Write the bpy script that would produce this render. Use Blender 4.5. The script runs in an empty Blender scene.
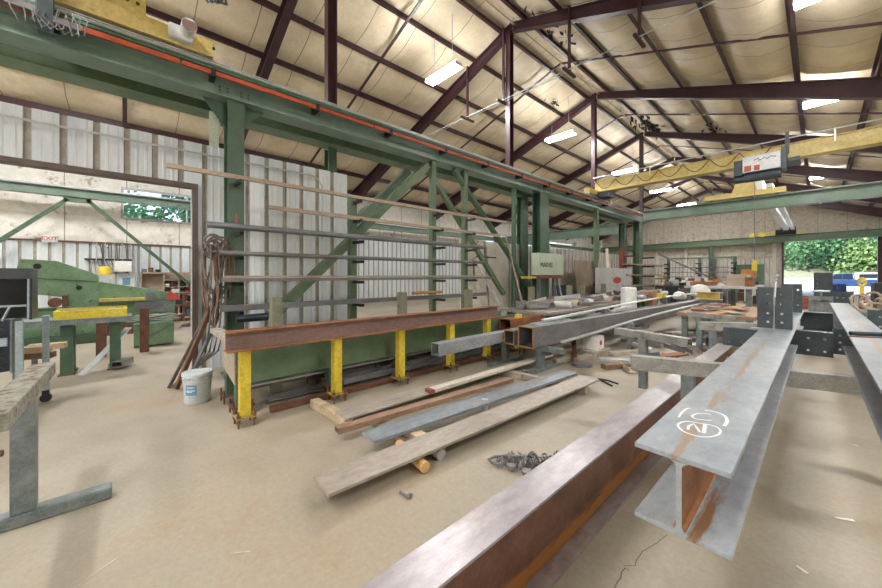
import bpy, math, random
from mathutils import Vector, Matrix
random.seed(7)
SC = bpy.context.scene
COL = SC.collection
LOC = {}

# ------------------------------------------------------------------ materials
def mat(name, c1, c2=None, scale=4.0, rough=0.6, metal=0.0, bump=0.0, detail=6.0, lo=0.35, hi=0.65,
        c3=None, s3=1.0, lo3=0.55, hi3=0.7, stretch=(1, 1, 1), spec=0.5, grain=1.0, ga=.2):
    m = bpy.data.materials.new(name); m.use_nodes = True
    nt = m.node_tree; N = nt.nodes; L = nt.links
    b = N['Principled BSDF']
    b.inputs['Roughness'].default_value = rough
    b.inputs['Metallic'].default_value = metal
    b.inputs['Specular IOR Level'].default_value = spec
    b.inputs['Base Color'].default_value = (*c1, 1)
    if c2 is None and not bump: return m
    tc = N.new('ShaderNodeTexCoord'); mp = N.new('ShaderNodeMapping')
    g = N.new('ShaderNodeNewGeometry')
    mp.inputs['Scale'].default_value = stretch
    L.new(g.outputs['Position'], mp.inputs['Vector'])
    n = N.new('ShaderNodeTexNoise'); n.inputs['Scale'].default_value = scale; n.inputs['Detail'].default_value = detail
    n.inputs['Roughness'].default_value = 0.62
    L.new(mp.outputs[0], n.inputs['Vector'])
    if c2 is not None:
        r = N.new('ShaderNodeValToRGB')
        r.color_ramp.elements[0].position = lo; r.color_ramp.elements[0].color = (*c1, 1)
        r.color_ramp.elements[1].position = hi; r.color_ramp.elements[1].color = (*c2, 1)
        L.new(n.outputs['Fac'], r.inputs['Fac'])
        out = r.outputs['Color']
        if c3 is not None:
            n3 = N.new('ShaderNodeTexNoise'); n3.inputs['Scale'].default_value = s3; n3.inputs['Detail'].default_value = 8
            n3.inputs['Roughness'].default_value = 0.7
            L.new(mp.outputs[0], n3.inputs['Vector'])
            r3 = N.new('ShaderNodeMapRange'); r3.inputs['From Min'].default_value = lo3; r3.inputs['From Max'].default_value = hi3
            L.new(n3.outputs['Fac'], r3.inputs['Value'])
            mx = N.new('ShaderNodeMix'); mx.data_type = 'RGBA'
            L.new(r3.outputs[0], mx.inputs['Factor']); L.new(out, mx.inputs['A']); mx.inputs['B'].default_value = (*c3, 1)
            out = mx.outputs['Result']
        nf = N.new('ShaderNodeTexNoise'); nf.inputs['Scale'].default_value = max(14, scale * 9) * grain; nf.inputs['Detail'].default_value = 5; nf.inputs['Roughness'].default_value = .75
        L.new(mp.outputs[0], nf.inputs['Vector'])
        rf = N.new('ShaderNodeMapRange'); rf.inputs['From Min'].default_value = .3; rf.inputs['From Max'].default_value = .7; rf.inputs['To Min'].default_value = 1 - ga * 1.2; rf.inputs['To Max'].default_value = 1 + ga
        L.new(nf.outputs['Fac'], rf.inputs['Value'])
        mf = N.new('ShaderNodeMix'); mf.data_type = 'RGBA'; mf.blend_type = 'MULTIPLY'; mf.inputs['Factor'].default_value = 1
        L.new(out, mf.inputs['A']); L.new(rf.outputs[0], mf.inputs['B']); out = mf.outputs['Result']
        L.new(out, b.inputs['Base Color'])
    if bump:
        bp = N.new('ShaderNodeBump'); bp.inputs['Strength'].default_value = bump; bp.inputs['Distance'].default_value = 0.02
        L.new(n.outputs['Fac'], bp.inputs['Height']); L.new(bp.outputs[0], b.inputs['Normal'])
    return m

def emit(name, c, s):
    m = bpy.data.materials.new(name); m.use_nodes = True
    b = m.node_tree.nodes['Principled BSDF']
    b.inputs['Base Color'].default_value = (*c, 1)
    b.inputs['Emission Color'].default_value = (*c, 1); b.inputs['Emission Strength'].default_value = s
    return m

def seam_mat(name, c1, c2, axis, period, seam, width=0.02, rough=0.6, scale=1.2, bump=0.3, c3=None, offs=0.0, lo3=.55, hi3=.7, s3=.7):
    """noise coloured surface with thin darker seams every `period` metres along one world axis"""
    m = mat(name, c1, c2, scale, rough, 0, bump, ga=.07, c3=c3, lo3=lo3, hi3=hi3, s3=s3)
    nt = m.node_tree; N = nt.nodes; L = nt.links; b = N['Principled BSDF']
    src = b.inputs['Base Color'].links[0].from_socket
    g = N.new('ShaderNodeNewGeometry'); sx = N.new('ShaderNodeSeparateXYZ'); L.new(g.outputs['Position'], sx.inputs[0])
    nz = N.new('ShaderNodeTexNoise'); nz.inputs['Scale'].default_value = 0.8; L.new(g.outputs['Position'], nz.inputs['Vector'])
    ml = N.new('ShaderNodeMath'); ml.operation = 'MULTIPLY_ADD'; L.new(nz.outputs['Fac'], ml.inputs[0]); ml.inputs[1].default_value = 0.05
    L.new(sx.outputs[axis], ml.inputs[2])
    ad = N.new('ShaderNodeMath'); ad.operation = 'ADD'; L.new(ml.outputs[0], ad.inputs[0]); ad.inputs[1].default_value = 100 * period + offs
    md = N.new('ShaderNodeMath'); md.operation = 'MODULO'; L.new(ad.outputs[0], md.inputs[0]); md.inputs[1].default_value = period
    lt = N.new('ShaderNodeMath'); lt.operation = 'LESS_THAN'; L.new(md.outputs[0], lt.inputs[0]); lt.inputs[1].default_value = width
    mx = N.new('ShaderNodeMix'); mx.data_type = 'RGBA'; L.new(lt.outputs[0], mx.inputs['Factor'])
    L.new(src, mx.inputs['A']); mx.inputs['B'].default_value = (*seam, 1)
    L.new(mx.outputs['Result'], b.inputs['Base Color'])
    return m

M = {}
M['floor'] = mat('concrete_floor', (.31, .27, .205), (.44, .40, .325), .9, .58, 0, .14, 12, .3, .7, c3=(.34, .23, .13), s3=.45, lo3=.54, hi3=.72, grain=2.4, ga=.10)
M['ceil'] = seam_mat('insulation_blanket', (.64, .54, .38), (.80, .69, .51), 1, 1.22, (.28, .20, .14), .022, .5, 1.0, .35, c3=(.52, .43, .31), lo3=.55, hi3=.72)
M['wallins'] = seam_mat('wall_insulation', (.50, .44, .35), (.68, .62, .53), 0, 1.5, (.30, .25, .2), .025, .6, 5.0, .8, c3=(.30, .24, .18), lo3=.56, hi3=.68, s3=2.2)
M['wallinsw'] = seam_mat('wall_insulation_white', (.80, .77, .71), (.93, .91, .87), 1, 1.5, (.35, .3, .25), .025, .6, 5.0, .8, c3=(.20, .14, .10), lo3=.56, hi3=.66, s3=1.4)
M['corr'] = mat('white_corrugated', (.64, .70, .75), (.80, .85, .89), 2.2, .32, .05, .02, c3=(.50, .48, .44), s3=1.3, lo3=.57, hi3=.78, stretch=(1, 1, .25), ga=.05)
M['corrd'] = mat('dingy_corrugated', (.54, .52, .48), (.74, .72, .68), 2.2, .45, .05, .02, c3=(.34, .28, .22), s3=1.6, lo3=.54, hi3=.72, stretch=(1, 1, .4), ga=.1)
M['rib'] = mat('groove_shade', (.36, .345, .31), (.50, .485, .45), 6, .6)  # grey that paints shade into the sheet grooves; also plain backing colour
M['maroon'] = mat('maroon_primer', (.036, .012, .018), (.062, .021, .028), 3, .42, 0, .02, ga=.08)
M['green'] = mat('green_paint', (.055, .110, .068), (.080, .150, .095), 3, .42, 0, .02, c3=(.05, .08, .055), s3=6, lo3=.6, hi3=.66, ga=.08)
M['greenl'] = mat('crane_green_paint', (.135, .210, .160), (.205, .290, .235), 2, .35, 0, .02, c3=(.15, .18, .13), s3=4, lo3=.56, hi3=.72, ga=.07)
M['greenw'] = mat('worn_green_paint', (.095, .155, .090), (.145, .215, .130), 4, .45, .05, .05, c3=(.18, .15, .09), s3=6, lo3=.58, hi3=.68, ga=.1)
M['machgreen'] = mat('machine_green', (.14, .255, .145), (.215, .345, .21), 3, .45, 0, .03, c3=(.07, .10, .07), s3=5, lo3=.59, hi3=.66)
M['yellow'] = mat('yellow_paint', (.62, .47, .035), (.80, .66, .07), 3, .45, 0, .03, c3=(.30, .20, .06), s3=26, lo3=.60, hi3=.66)
M['craneyel'] = mat('crane_yellow', (.60, .46, .13), (.72, .60, .27), 2, .45, 0, .01, c3=(.5, .34, .1), s3=2, lo3=.6, hi3=.7)
M['orange'] = mat('orange_bar', (.50, .095, .035), (.36, .07, .035), 3, .45, ga=.08)
M['steel'] = mat('mill_steel', (.27, .30, .335), (.40, .43, .46), 3, .40, .15, .02, c3=(.30, .22, .16), s3=3.0, lo3=.60, hi3=.74, stretch=(1, .5, 1))
M['steelb'] = mat('blue_mill_steel', (.22, .26, .305), (.37, .405, .435), 2.4, .34, .15, .01, c3=(.30, .27, .24), s3=3.6, lo3=.58, hi3=.66, stretch=(1, .45, 1))
M['steelp'] = mat('mauve_mill_steel', (.26, .235, .26), (.40, .365, .385), 2.4, .32, .15, .01, c3=(.27, .19, .15), s3=2.5, lo3=.58, hi3=.74, stretch=(1, .4, 1))
M['rust'] = mat('rusty_steel', (.20, .075, .035), (.34, .15, .065), 5, .6, .2, .05, c3=(.46, .20, .05), s3=2.5, lo3=.55, hi3=.7)
M['rustweb'] = mat('rusty_brown_web', (.13, .06, .042), (.22, .11, .075), 5, .5, .3, .03, c3=(.40, .17, .045), s3=2.2, lo3=.58, hi3=.75)
M['rustmauve'] = mat('mauve_rust_web', (.20, .125, .115), (.29, .19, .17), 4, .5, .1, .03, c3=(.36, .17, .07), s3=2.2, lo3=.58, hi3=.72, stretch=(1, .5, 1))
M['rustor2'] = mat('orange_brown_rust', (.26, .11, .045), (.44, .21, .08), 7, .6, .1, .04, c3=(.13, .08, .06), s3=3, lo3=.54, hi3=.68, stretch=(1, .6, 1))
M['yellowd'] = mat('rusted_yellow', (.34, .25, .07), (.5, .38, .08), 12, .5, 0, .04, c3=(.14, .08, .05), s3=10, lo3=.5, hi3=.6)
M['rustor'] = mat('orange_flash_rust', (.46, .20, .055), (.62, .30, .09), 9, .6, .15, .03)
M['darkst'] = mat('dark_tube_steel', (.14, .15, .165), (.24, .25, .27), 4, .4, .2, .02, stretch=(1, .6, 1))
M['tubest'] = mat('grey_tube_steel', (.135, .135, .142), (.225, .222, .225), 4, .42, .15, .02, c3=(.22, .17, .13), s3=3, lo3=.6, hi3=.72, stretch=(1, .5, 1))
M['slate'] = mat('slate_primer', (.030, .045, .055), (.055, .075, .088), 7, .42, .1, .02, c3=(.09, .09, .09), s3=12, lo3=.62, hi3=.7)
M['horse'] = mat('sawhorse_grey_blue', (.13, .165, .175), (.24, .275, .28), 9, .45, .15, .10, c3=(.34, .31, .27), s3=7, lo3=.57, hi3=.68)
M['horsetop'] = mat('sawhorse_worn_top', (.25, .255, .245), (.38, .375, .355), 8, .5, .15, .08, c3=(.20, .16, .12), s3=7, lo3=.55, hi3=.66)
M['plank'] = mat('speckled_plank', (.22, .22, .19), (.38, .37, .32), 22, .7, 0, .3, c3=(.13, .09, .06), s3=12, lo3=.52, hi3=.60)
M['black'] = mat('black_steel', (.012, .014, .018), (.022, .025, .032), 5, .45)
M['navy'] = mat('dark_blue_black', (.012, .020, .032), (.022, .034, .05), 5, .35)
M['bluegrey'] = mat('pale_blue_grey_steel', (.27, .35, .40), (.40, .47, .51), 5, .45, .2, .03)
M['wood'] = mat('pale_timber', (.48, .36, .22), (.64, .52, .36), 8, .75, 0, .15, c3=(.28, .2, .13), s3=5, lo3=.58, hi3=.7, stretch=(1, .3, 1))
M['woodd'] = mat('dark_timber', (.19, .12, .07), (.32, .22, .14), 8, .75, 0, .15)
M['woodo'] = mat('orange_timber', (.62, .33, .11), (.74, .46, .2), 9, .7, 0, .1)
M['greywood'] = mat('grey_timber', (.34, .30, .25), (.50, .45, .38), 8, .75, 0, .15, c3=(.22, .17, .12), s3=6, lo3=.56, hi3=.68)
M['white'] = mat('white_plastic', (.78, .78, .76), (.86, .86, .84), 3, .4)
M['bucket'] = mat('bucket_plastic', (.56, .62, .66), (.68, .73, .76), 6, .4, c3=(.42, .44, .45), s3=5, lo3=.57, hi3=.7)
M['label'] = mat('blue_label', (.13, .30, .50), (.20, .38, .58), 20, .5)
M['red'] = mat('red_paint', (.50, .045, .035), (.60, .09, .06), 6, .45)
M['redrust'] = mat('red_oxide', (.20, .05, .04), (.29, .085, .06), 5, .55)
M['gal'] = mat('galvanised', (.50, .52, .54), (.66, .68, .70), 6, .35, .2)
M['alu'] = mat('pale_aluminium_strip', (.62, .66, .68), (.74, .77, .78), 3, .3, .3)
M['hose'] = mat('grey_brown_hose', (.10, .085, .075), (.19, .165, .145), 10, .6)
M['hoser'] = mat('reddish_hose', (.22, .10, .065), (.30, .16, .10), 10, .6)
M['wornpost'] = mat('worn_olive_post', (.20, .20, .13), (.33, .32, .24), 5, .6, 0, .05, c3=(.12, .15, .09), s3=5, lo3=.55, hi3=.65)
M['crate'] = mat('crate_brown', (.34, .18, .09), (.46, .27, .15), 8, .7)
M['chalk'] = mat('white_paint_mark', (.78, .79, .80))
M['lamp'] = emit('lamp_diffuser', (1.0, .985, .965), 105)
M['lampbody'] = mat('lamp_body', (.75, .75, .74))
M['gravel'] = mat('pale_gravel', (.42, .40, .38), (.55, .53, .50), 2.5, .9, 0, .3)
M['grass'] = mat('dry_grass', (.16, .19, .11), (.27, .28, .19), 3, .9, 0, .3)
M['leafa'] = mat('leaf_green', (.045, .13, .05), (.10, .235, .09), .8, .6)
M['leafb'] = mat('leaf_yellow_green', (.12, .23, .06), (.22, .33, .12), .8, .6)
M['leafc'] = mat('leaf_blue_green', (.035, .11, .07), (.07, .19, .12), .8, .6)
M['bark'] = mat('bark', (.12, .09, .06), (.2, .15, .1), 8, .9)
M['carblue'] = mat('car_blue', (.03, .07, .20), (.04, .09, .24), 2, .25, .3)
M['carwhite'] = mat('car_white', (.62, .66, .72), (.70, .74, .78), 2, .3, .1)
M['tyre'] = mat('tyre', (.02, .02, .02))
M['glassdk'] = mat('dark_window', (.02, .03, .04), rough=.08)
M['cabinet'] = mat('machine_pale_green', (.44, .53, .42), (.54, .62, .50), 4, .5)
M['browntube'] = mat('brown_scaled_tube', (.27, .16, .105), (.38, .25, .18), 5, .5, .1, .03, stretch=(1, .4, 1))
M['brown'] = mat('dark_brown_frame', (.085, .06, .05), (.13, .095, .08), 5, .5)
M['tan'] = mat('tan_board', (.36, .29, .22), (.46, .38, .30), 3, .6)
M['cream'] = mat('cream_board', (.62, .58, .50), (.74, .70, .62), 3, .6)
M['silver'] = mat('silver_sheet', (.52, .53, .55), (.70, .71, .73), 3, .3, .2, c3=(.35, .30, .28), s3=3, lo3=.57, hi3=.7)
M['steelt'] = mat('timeworn_tan_plate', (.33, .29, .25), (.45, .40, .35), 2.4, .42, .12, .02, c3=(.24, .18, .14), s3=2.4, lo3=.57, hi3=.72, stretch=(1, .4, 1))
g = bpy.data.materials.new('window_glass'); g.use_nodes = True
gb = g.node_tree.nodes['Principled BSDF']; gb.inputs['Roughness'].default_value = 0; gb.inputs['Transmission Weight'].default_value = 1; gb.inputs['IOR'].default_value = 1.02
gb.inputs['Base Color'].default_value = (.95, .98, 1, 1)
M['glass'] = g

def streak_mat(name, base, cx, halfw, rust, lo=.47, hi=.60, axis=0, dens=3.2):
    # mill steel with a rust stain running along a line of the piece
    m = M[base].copy(); m.name = name; nt = m.node_tree; N = nt.nodes; L = nt.links; b = N['Principled BSDF']
    src = b.inputs['Base Color'].links[0].from_socket
    g = N.new('ShaderNodeNewGeometry'); sx = N.new('ShaderNodeSeparateXYZ'); L.new(g.outputs['Position'], sx.inputs[0])
    def mth(op, a, bb, c=None):
        n = N.new('ShaderNodeMath'); n.operation = op
        for i, v in enumerate((a, bb, c)):
            if v is None: continue
            if isinstance(v, (int, float)): n.inputs[i].default_value = v
            else: L.new(v, n.inputs[i])
        return n.outputs[0]
    mp = N.new('ShaderNodeMapping'); mp.inputs['Scale'].default_value = (7, 1, 7) if axis == 0 else (1, 1, 6); L.new(g.outputs['Position'], mp.inputs[0])
    nz = N.new('ShaderNodeTexNoise'); nz.inputs['Scale'].default_value = dens; nz.inputs['Detail'].default_value = 7; nz.inputs['Roughness'].default_value = .68; L.new(mp.outputs[0], nz.inputs['Vector'])
    d = mth('ABSOLUTE', mth('SUBTRACT', sx.outputs[axis], cx), 0)
    fall = mth('SUBTRACT', 1.0, mth('DIVIDE', d, halfw))
    v = mth('ADD', nz.outputs['Fac'], mth('MULTIPLY', fall, .22))
    r = N.new('ShaderNodeMapRange'); r.inputs['From Min'].default_value = lo + .10; r.inputs['From Max'].default_value = hi + .10; L.new(v, r.inputs['Value'])
    k = mth('MULTIPLY', r.outputs[0], mth('MINIMUM', mth('MAXIMUM', mth('MULTIPLY', fall, 3), 0), 1))
    mx = N.new('ShaderNodeMix'); mx.data_type = 'RGBA'; L.new(k, mx.inputs['Factor']); L.new(src, mx.inputs['A']); mx.inputs['B'].default_value = (*rust, 1)
    L.new(mx.outputs['Result'], b.inputs['Base Color']); return m
M['steelb1'] = streak_mat('blue_mill_steel_streaked', 'steelb', -.270, .030, (.31, .23, .17), .52, .62)
M['steelb2'] = streak_mat('blue_mill_steel_streaked_b', 'steelb', .28, .03, (.40, .30, .22))
M['lowweb'] = streak_mat('rust_web_low', 'rustweb', .02, .11, (.42, .18, .045), .36, .52, 2, 2.2)
M['bflange'] = streak_mat('flange_with_rust', 'steelb', -.225, .04, (.22, .12, .06))

# ------------------------------------------------------------------ mesh builder
V3 = Vector
def frame(d, up=(0, 0, 1)):
    d = V3(d).normalized(); u = V3(up)
    if abs(d.dot(u)) > .98: u = V3((0, 1, 0)) if abs(d.y) < .9 else V3((1, 0, 0))
    s = d.cross(u).normalized(); w = s.cross(d).normalized()
    return d, s, w

class MB:
    def __init__(s): s.v = []; s.f = []
    def add(s, vs, fs):
        o = len(s.v); s.v += [tuple(p) for p in vs]; s.f += [tuple(i + o for i in f) for f in fs]; return s
    def box(s, x0, x1, y0, y1, z0, z1):
        x0, x1 = sorted((x0, x1)); y0, y1 = sorted((y0, y1)); z0, z1 = sorted((z0, z1))
        return s.add([(x0, y0, z0), (x1, y0, z0), (x1, y1, z0), (x0, y1, z0), (x0, y0, z1), (x1, y0, z1), (x1, y1, z1), (x0, y1, z1)],
                     [(3, 2, 1, 0), (4, 5, 6, 7), (0, 1, 5, 4), (1, 2, 6, 5), (2, 3, 7, 6), (3, 0, 4, 7)])
    def prof(s, p, q, pts, up=(0, 0, 1)):
        """extrude closed 2D outline (u sideways, v along up) from p to q"""
        p, q = V3(p), V3(q); d, sd, w = frame(q - p, up); n = len(pts)
        vs = [p + sd * a + w * b for a, b in pts] + [q + sd * a + w * b for a, b in pts]
        fs = [tuple(range(n)), tuple(range(2 * n - 1, n - 1, -1))] + [(i, i + n, (i + 1) % n + n, (i + 1) % n) for i in range(n)]
        return s.add(vs, fs)
    def bar(s, p, q, w, h, up=(0, 0, 1)):
        return s.prof(p, q, [(-w / 2, -h / 2), (w / 2, -h / 2), (w / 2, h / 2), (-w / 2, h / 2)], up)
    def ibeam(s, p, q, W, D, tf, tw, up=(0, 0, 1)):
        a, t = W / 2, tw / 2
        return s.prof(p, q, [(-a, 0), (a, 0), (a, tf), (t, tf), (t, D - tf), (a, D - tf), (a, D), (-a, D), (-a, D - tf), (-t, D - tf), (-t, tf), (-a, tf)], up)
    def hollow(s, p, q, W, H, t, up=(0, 0, 1)):
        p, q = V3(p), V3(q); d, sd, w = frame(q - p, up)
        def ring(c, a, b): return [c - sd * a, c + sd * a, c + sd * a + w * 2 * b, c - sd * a + w * 2 * b]
        o0, o1 = ring(p, W / 2, H / 2), ring(q, W / 2, H / 2)
        i0, i1 = ring(p + w * t, W / 2 - t, H / 2 - t), ring(q + w * t, W / 2 - t, H / 2 - t)
        fs = []
        for i in range(4):
            j = (i + 1) % 4
            fs += [(i, i + 4, j + 4, j), (8 + i, 8 + j, 12 + j, 12 + i), (i, j, 8 + j, 8 + i), (4 + i, 12 + i, 12 + j, 4 + j)]
        return s.add(o0 + o1 + i0 + i1, fs)
    def cyl(s, p, q, r, n=14, r2=None):
        r2 = r if r2 is None else r2
        p, q = V3(p), V3(q); d, sd, w = frame(q - p)
        cs = [(math.cos(6.28318 * i / n), math.sin(6.28318 * i / n)) for i in range(n)]
        vs = [p + (sd * a + w * b) * r for a, b in cs] + [q + (sd * a + w * b) * r2 for a, b in cs]
        return s.add(vs, [tuple(range(n)), tuple(range(2 * n - 1, n - 1, -1))] + [(i, i + n, (i + 1) % n + n, (i + 1) % n) for i in range(n)])
    def pipe(s, pts, r, n=8, closed=False):
        pts = [V3(p) for p in pts]; k = len(pts); vs = []; up = V3((0, 0, 1))
        for i, p in enumerate(pts):
            a = pts[(i - 1) % k] if (i or closed) else p; b = pts[(i + 1) % k] if (i < k - 1 or closed) else p
            d, sd, w = frame(b - a)
            vs += [p + (sd * math.cos(6.28318 * j / n) + w * math.sin(6.28318 * j / n)) * r for j in range(n)]
        fs = []
        for i in range(k if closed else k - 1):
            o, q = i * n, ((i + 1) % k) * n
            fs += [(o + j, q + j, q + (j + 1) % n, o + (j + 1) % n) for j in range(n)]
        if not closed: fs += [tuple(range(n)), tuple(range((k - 1) * n, k * n))]
        return s.add(vs, fs)
    def torus(s, c, R, r, nrm=(0, 0, 1), sx=1.0, n=14, m=6, ang=0):
        c = V3(c); d, sd, w = frame(nrm)
        sd, w = sd * math.cos(ang) + w * math.sin(ang), w * math.cos(ang) - sd * math.sin(ang)
        return s.pipe([c + sd * math.cos(6.28318 * i / n) * R * sx + w * math.sin(6.28318 * i / n) * R for i in range(n)], r, m, True)
    def lathe(s, c, prof, n=24):
        c = V3(c); vs = []
        for r, z in prof: vs += [c + V3((r * math.cos(6.28318 * i / n), r * math.sin(6.28318 * i / n), z)) for i in range(n)]
        k = len(prof); fs = [(j * n + i, j * n + (i + 1) % n, (j + 1) * n + (i + 1) % n, (j + 1) * n + i) for j in range(k - 1) for i in range(n)]
        return s.add(vs, fs + [tuple(range(n - 1, -1, -1)), tuple(range((k - 1) * n, k * n))])
    def poly(s, pts, off):
        """flat polygon (3D points) given a thickness vector"""
        n = len(pts); a = [V3(p) for p in pts]; o = V3(off)
        return s.add(a + [p + o for p in a], [tuple(range(n)), tuple(range(2 * n - 1, n - 1, -1))] + [(i, i + n, (i + 1) % n + n, (i + 1) % n) for i in range(n)])
    def build(s, name, m, parent=None, bevel=0, smooth=False, loc=None):
        if parent is None:
            if loc is None:
                xs, ys, zs = zip(*s.v); loc = ((min(xs) + max(xs)) / 2, (min(ys) + max(ys)) / 2, min(zs))
            base = V3(loc); rel = base
        else:
            base = LOC[parent.name]; rel = V3((0, 0, 0))
        me = bpy.data.meshes.new(name)
        me.from_pydata([tuple(V3(p) - base) for p in s.v], [], s.f); me.update()
        import bmesh
        bm = bmesh.new(); bm.from_mesh(me); bmesh.ops.recalc_face_normals(bm, faces=bm.faces); bm.to_mesh(me); bm.free()
        if smooth:
            for p in me.polygons: p.use_smooth = True
            try: me.set_sharp_from_angle(angle=math.radians(38))
            except Exception: pass
        o = bpy.data.objects.new(name, me); COL.objects.link(o); o.location = rel
        if parent is not None: o.parent = parent
        LOC[o.name] = base
        me.materials.append(M[m] if isinstance(m, str) else m)
        if bevel:
            b = o.modifiers.new('bevel', 'BEVEL'); b.width = bevel; b.segments = 2; b.limit_method = 'ANGLE'
        return o

def tag(o, label, cat, group=None, kind=None):
    o['label'] = label; o['category'] = cat
    if group: o['group'] = group
    if kind: o['kind'] = kind
    return o
def thing(name, label, cat, loc, group=None):
    o = bpy.data.objects.new(name, None); COL.objects.link(o); o.location = loc; LOC[o.name] = V3(loc)
    o.empty_display_size = .1
    return tag(o, label, cat, group)
def struct(mb, name, m, parent=None, **k):
    o = mb.build(name, m, parent, **k)
    if parent is None: o['kind'] = 'structure'
    return o
def dup(o, delta, label=None, parent=None):
    c = o.copy(); COL.objects.link(c)
    if parent is None:
        c.location = V3(o.location) + V3(delta)
        if label: c['label'] = label
    else: c.parent = parent
    for ch in list(o.children): dup(ch, (0, 0, 0), None, c)
    LOC[c.name] = LOC[o.name] + V3(delta)
    return c
def text(body, size, name, m, parent, pos, xdir, updir, depth=.004):
    cu = bpy.data.curves.new('t', 'FONT'); cu.body = body; cu.size = size; cu.extrude = depth; cu.align_x = 'CENTER'; cu.align_y = 'CENTER'
    o = bpy.data.objects.new('t', cu); COL.objects.link(o); bpy.context.view_layer.update()
    me = bpy.data.meshes.new_from_object(o.evaluated_get(bpy.context.evaluated_depsgraph_get()))
    bpy.data.objects.remove(o)
    x = V3(xdir).normalized(); u = V3(updir).normalized(); n = x.cross(u)
    mt = Matrix((x, u, n)).transposed().to_4x4(); mt.translation = V3(pos) - LOC[parent.name]
    me.transform(mt); me.materials.clear(); me.materials.append(M[m]); me.name = name
    r = bpy.data.objects.new(name, me); COL.objects.link(r); r.parent = parent; LOC[r.name] = LOC[parent.name]
    return r
ORD = ['first', 'second', 'third', 'fourth', 'fifth', 'sixth', 'seventh', 'eighth', 'ninth', 'tenth', 'eleventh', 'twelfth']
# ------------------------------------------------------------------ setting
RX, RZ, SL = -6.1, 8.95, .337
XL, XR, YB, YE = -16.6, 4.6, -9.0, 40.0
def R(x): return RZ - SL * abs(x - RX)
FR = [2.85, 8.45, 14.2, 19.85, 25.5, 31.2, 36.9]

struct(MB().box(XL, XR, YB, YE + .4, -.15, 0), 'floor', 'floor')
# hanging insulation blanket of the two roof slopes, sagging between purlins
PX_R = [RX + .4] + [-4.6 + 1.4 * k for k in range(7)]
PX_L = [RX - .4] + [-7.6 - 1.4 * k for k in range(7)]
def slope(side):
    xs = [RX] + (PX_R if side > 0 else PX_L) + ([XR + .05] if side > 0 else [XL - .05])
    ys = []; y = YB
    edges = [YB, -2.85] + FR + [YE]
    for a, b in zip(edges[:-1], edges[1:]):
        n = 14; ys += [(a + (b - a) * i / n, i / n) for i in range(n)]
    ys.append((YE, 0)); vs = []; fs = []; cols = []
    for a, b in zip(xs[:-1], xs[1:]):
        n = 7; cols += [(a + (b - a) * i / n, i / n, abs(b - a)) for i in range(n)]
    cols.append((xs[-1], 0, 1))
    rnd = random.Random(5 + side)
    rr = {}
    for j, (y, v) in enumerate(ys):
        for i, (x, u, w) in enumerate(cols):
            key = (int(i / 7), int(j / 14)); q = rr.setdefault(key, .75 + .5 * rnd.random())
            sag = (.15 if side > 0 else .085) * w * q * math.sin(math.pi * u) * (.35 + .65 * min(1, 6 * math.sin(math.pi * v))) if v else .03 * math.sin(math.pi * u)
            sag += .012 * math.sin(5.1 * y + 3 * i) * math.sin(math.pi * u)
            vs.append((x, y, R(x) + .22 - sag))
    W = len(cols)
    for j in range(len(ys) - 1):
        for i in range(W - 1): fs.append((j * W + i, j * W + i + 1, (j + 1) * W + i + 1, (j + 1) * W + i))
    return vs, fs
cb = MB(); cb.add(*slope(1)); cb.add(*slope(-1))
ce = struct(cb, 'ceiling', 'ceil', smooth=False)
for p in ce.data.polygons: p.use_smooth = True
struct(MB().poly([(XL - .1, YB - .1, R(XL) + .28), (RX, YB - .1, RZ + .3), (RX, YE + .3, RZ + .3), (XL - .1, YE + .3, R(XL) + .28)], (0, 0, .06))
       .poly([(XR + .1, YB - .1, R(XR) + .28), (RX, YB - .1, RZ + .3), (RX, YE + .3, RZ + .3), (XR + .1, YE + .3, R(XR) + .28)], (0, 0, .06)), 'roof', 'rib')

def ribwall(mb, a, b, z0, z1, pos, axis, sgn, step=.305, h=.038, thick=.06):
    """ribbed sheet metal: axis 0 -> plane x=pos running along y; axis 1 -> plane y=pos running along x"""
    pts = [(a, 0)]; gro = []; k = math.ceil(a / step)
    while k * step < b - .05:
        c = k * step
        if c > a + .05: pts += [(c - .036, 0), (c - .022, -h), (c + .022, -h), (c + .036, 0)]; gro += [len(pts) - 4, len(pts) - 3, len(pts) - 2]
        m1 = c + step / 3
        for mm in (m1, c + 2 * step / 3):
            if mm < b - .03: pts += [(mm - .02, 0), (mm - .01, .006), (mm + .01, .006), (mm + .02, 0)]
        k += 1
    pts = pts + [(b, 0)]
    n = len(pts); vs = []
    for z in (z0, z1):
        for t, o in pts: vs.append((pos + sgn * o, t, z) if axis == 0 else (t, pos + sgn * o, z))
    for z in (z0, z1):
        for t, o in pts: vs.append((pos - sgn * thick, t, z) if axis == 0 else (t, pos - sgn * thick, z))
    fs = []
    for i in range(n - 1):
        fs += [(i, i + 1, n + i + 1, n + i), (2 * n + i, 3 * n + i, 3 * n + i + 1, 2 * n + i + 1), (i, 2 * n + i, 2 * n + i + 1, i + 1), (n + i, n + i + 1, 3 * n + i + 1, 3 * n + i)]
    fs += [(0, n, 3 * n, 2 * n), (n - 1, 3 * n - 1, 4 * n - 1, 2 * n - 1)]
    nf = len(mb.f); mb.add(vs, fs); mb.gro = getattr(mb, 'gro', []) + [nf + 4 * i for i in gro]; return mb

EV = R(XL) + .2
def shade_grooves(o, mb, m='rib'):  # groove faces get a darker colour standing in for their shade
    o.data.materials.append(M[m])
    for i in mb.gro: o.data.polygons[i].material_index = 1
    return o
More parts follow.
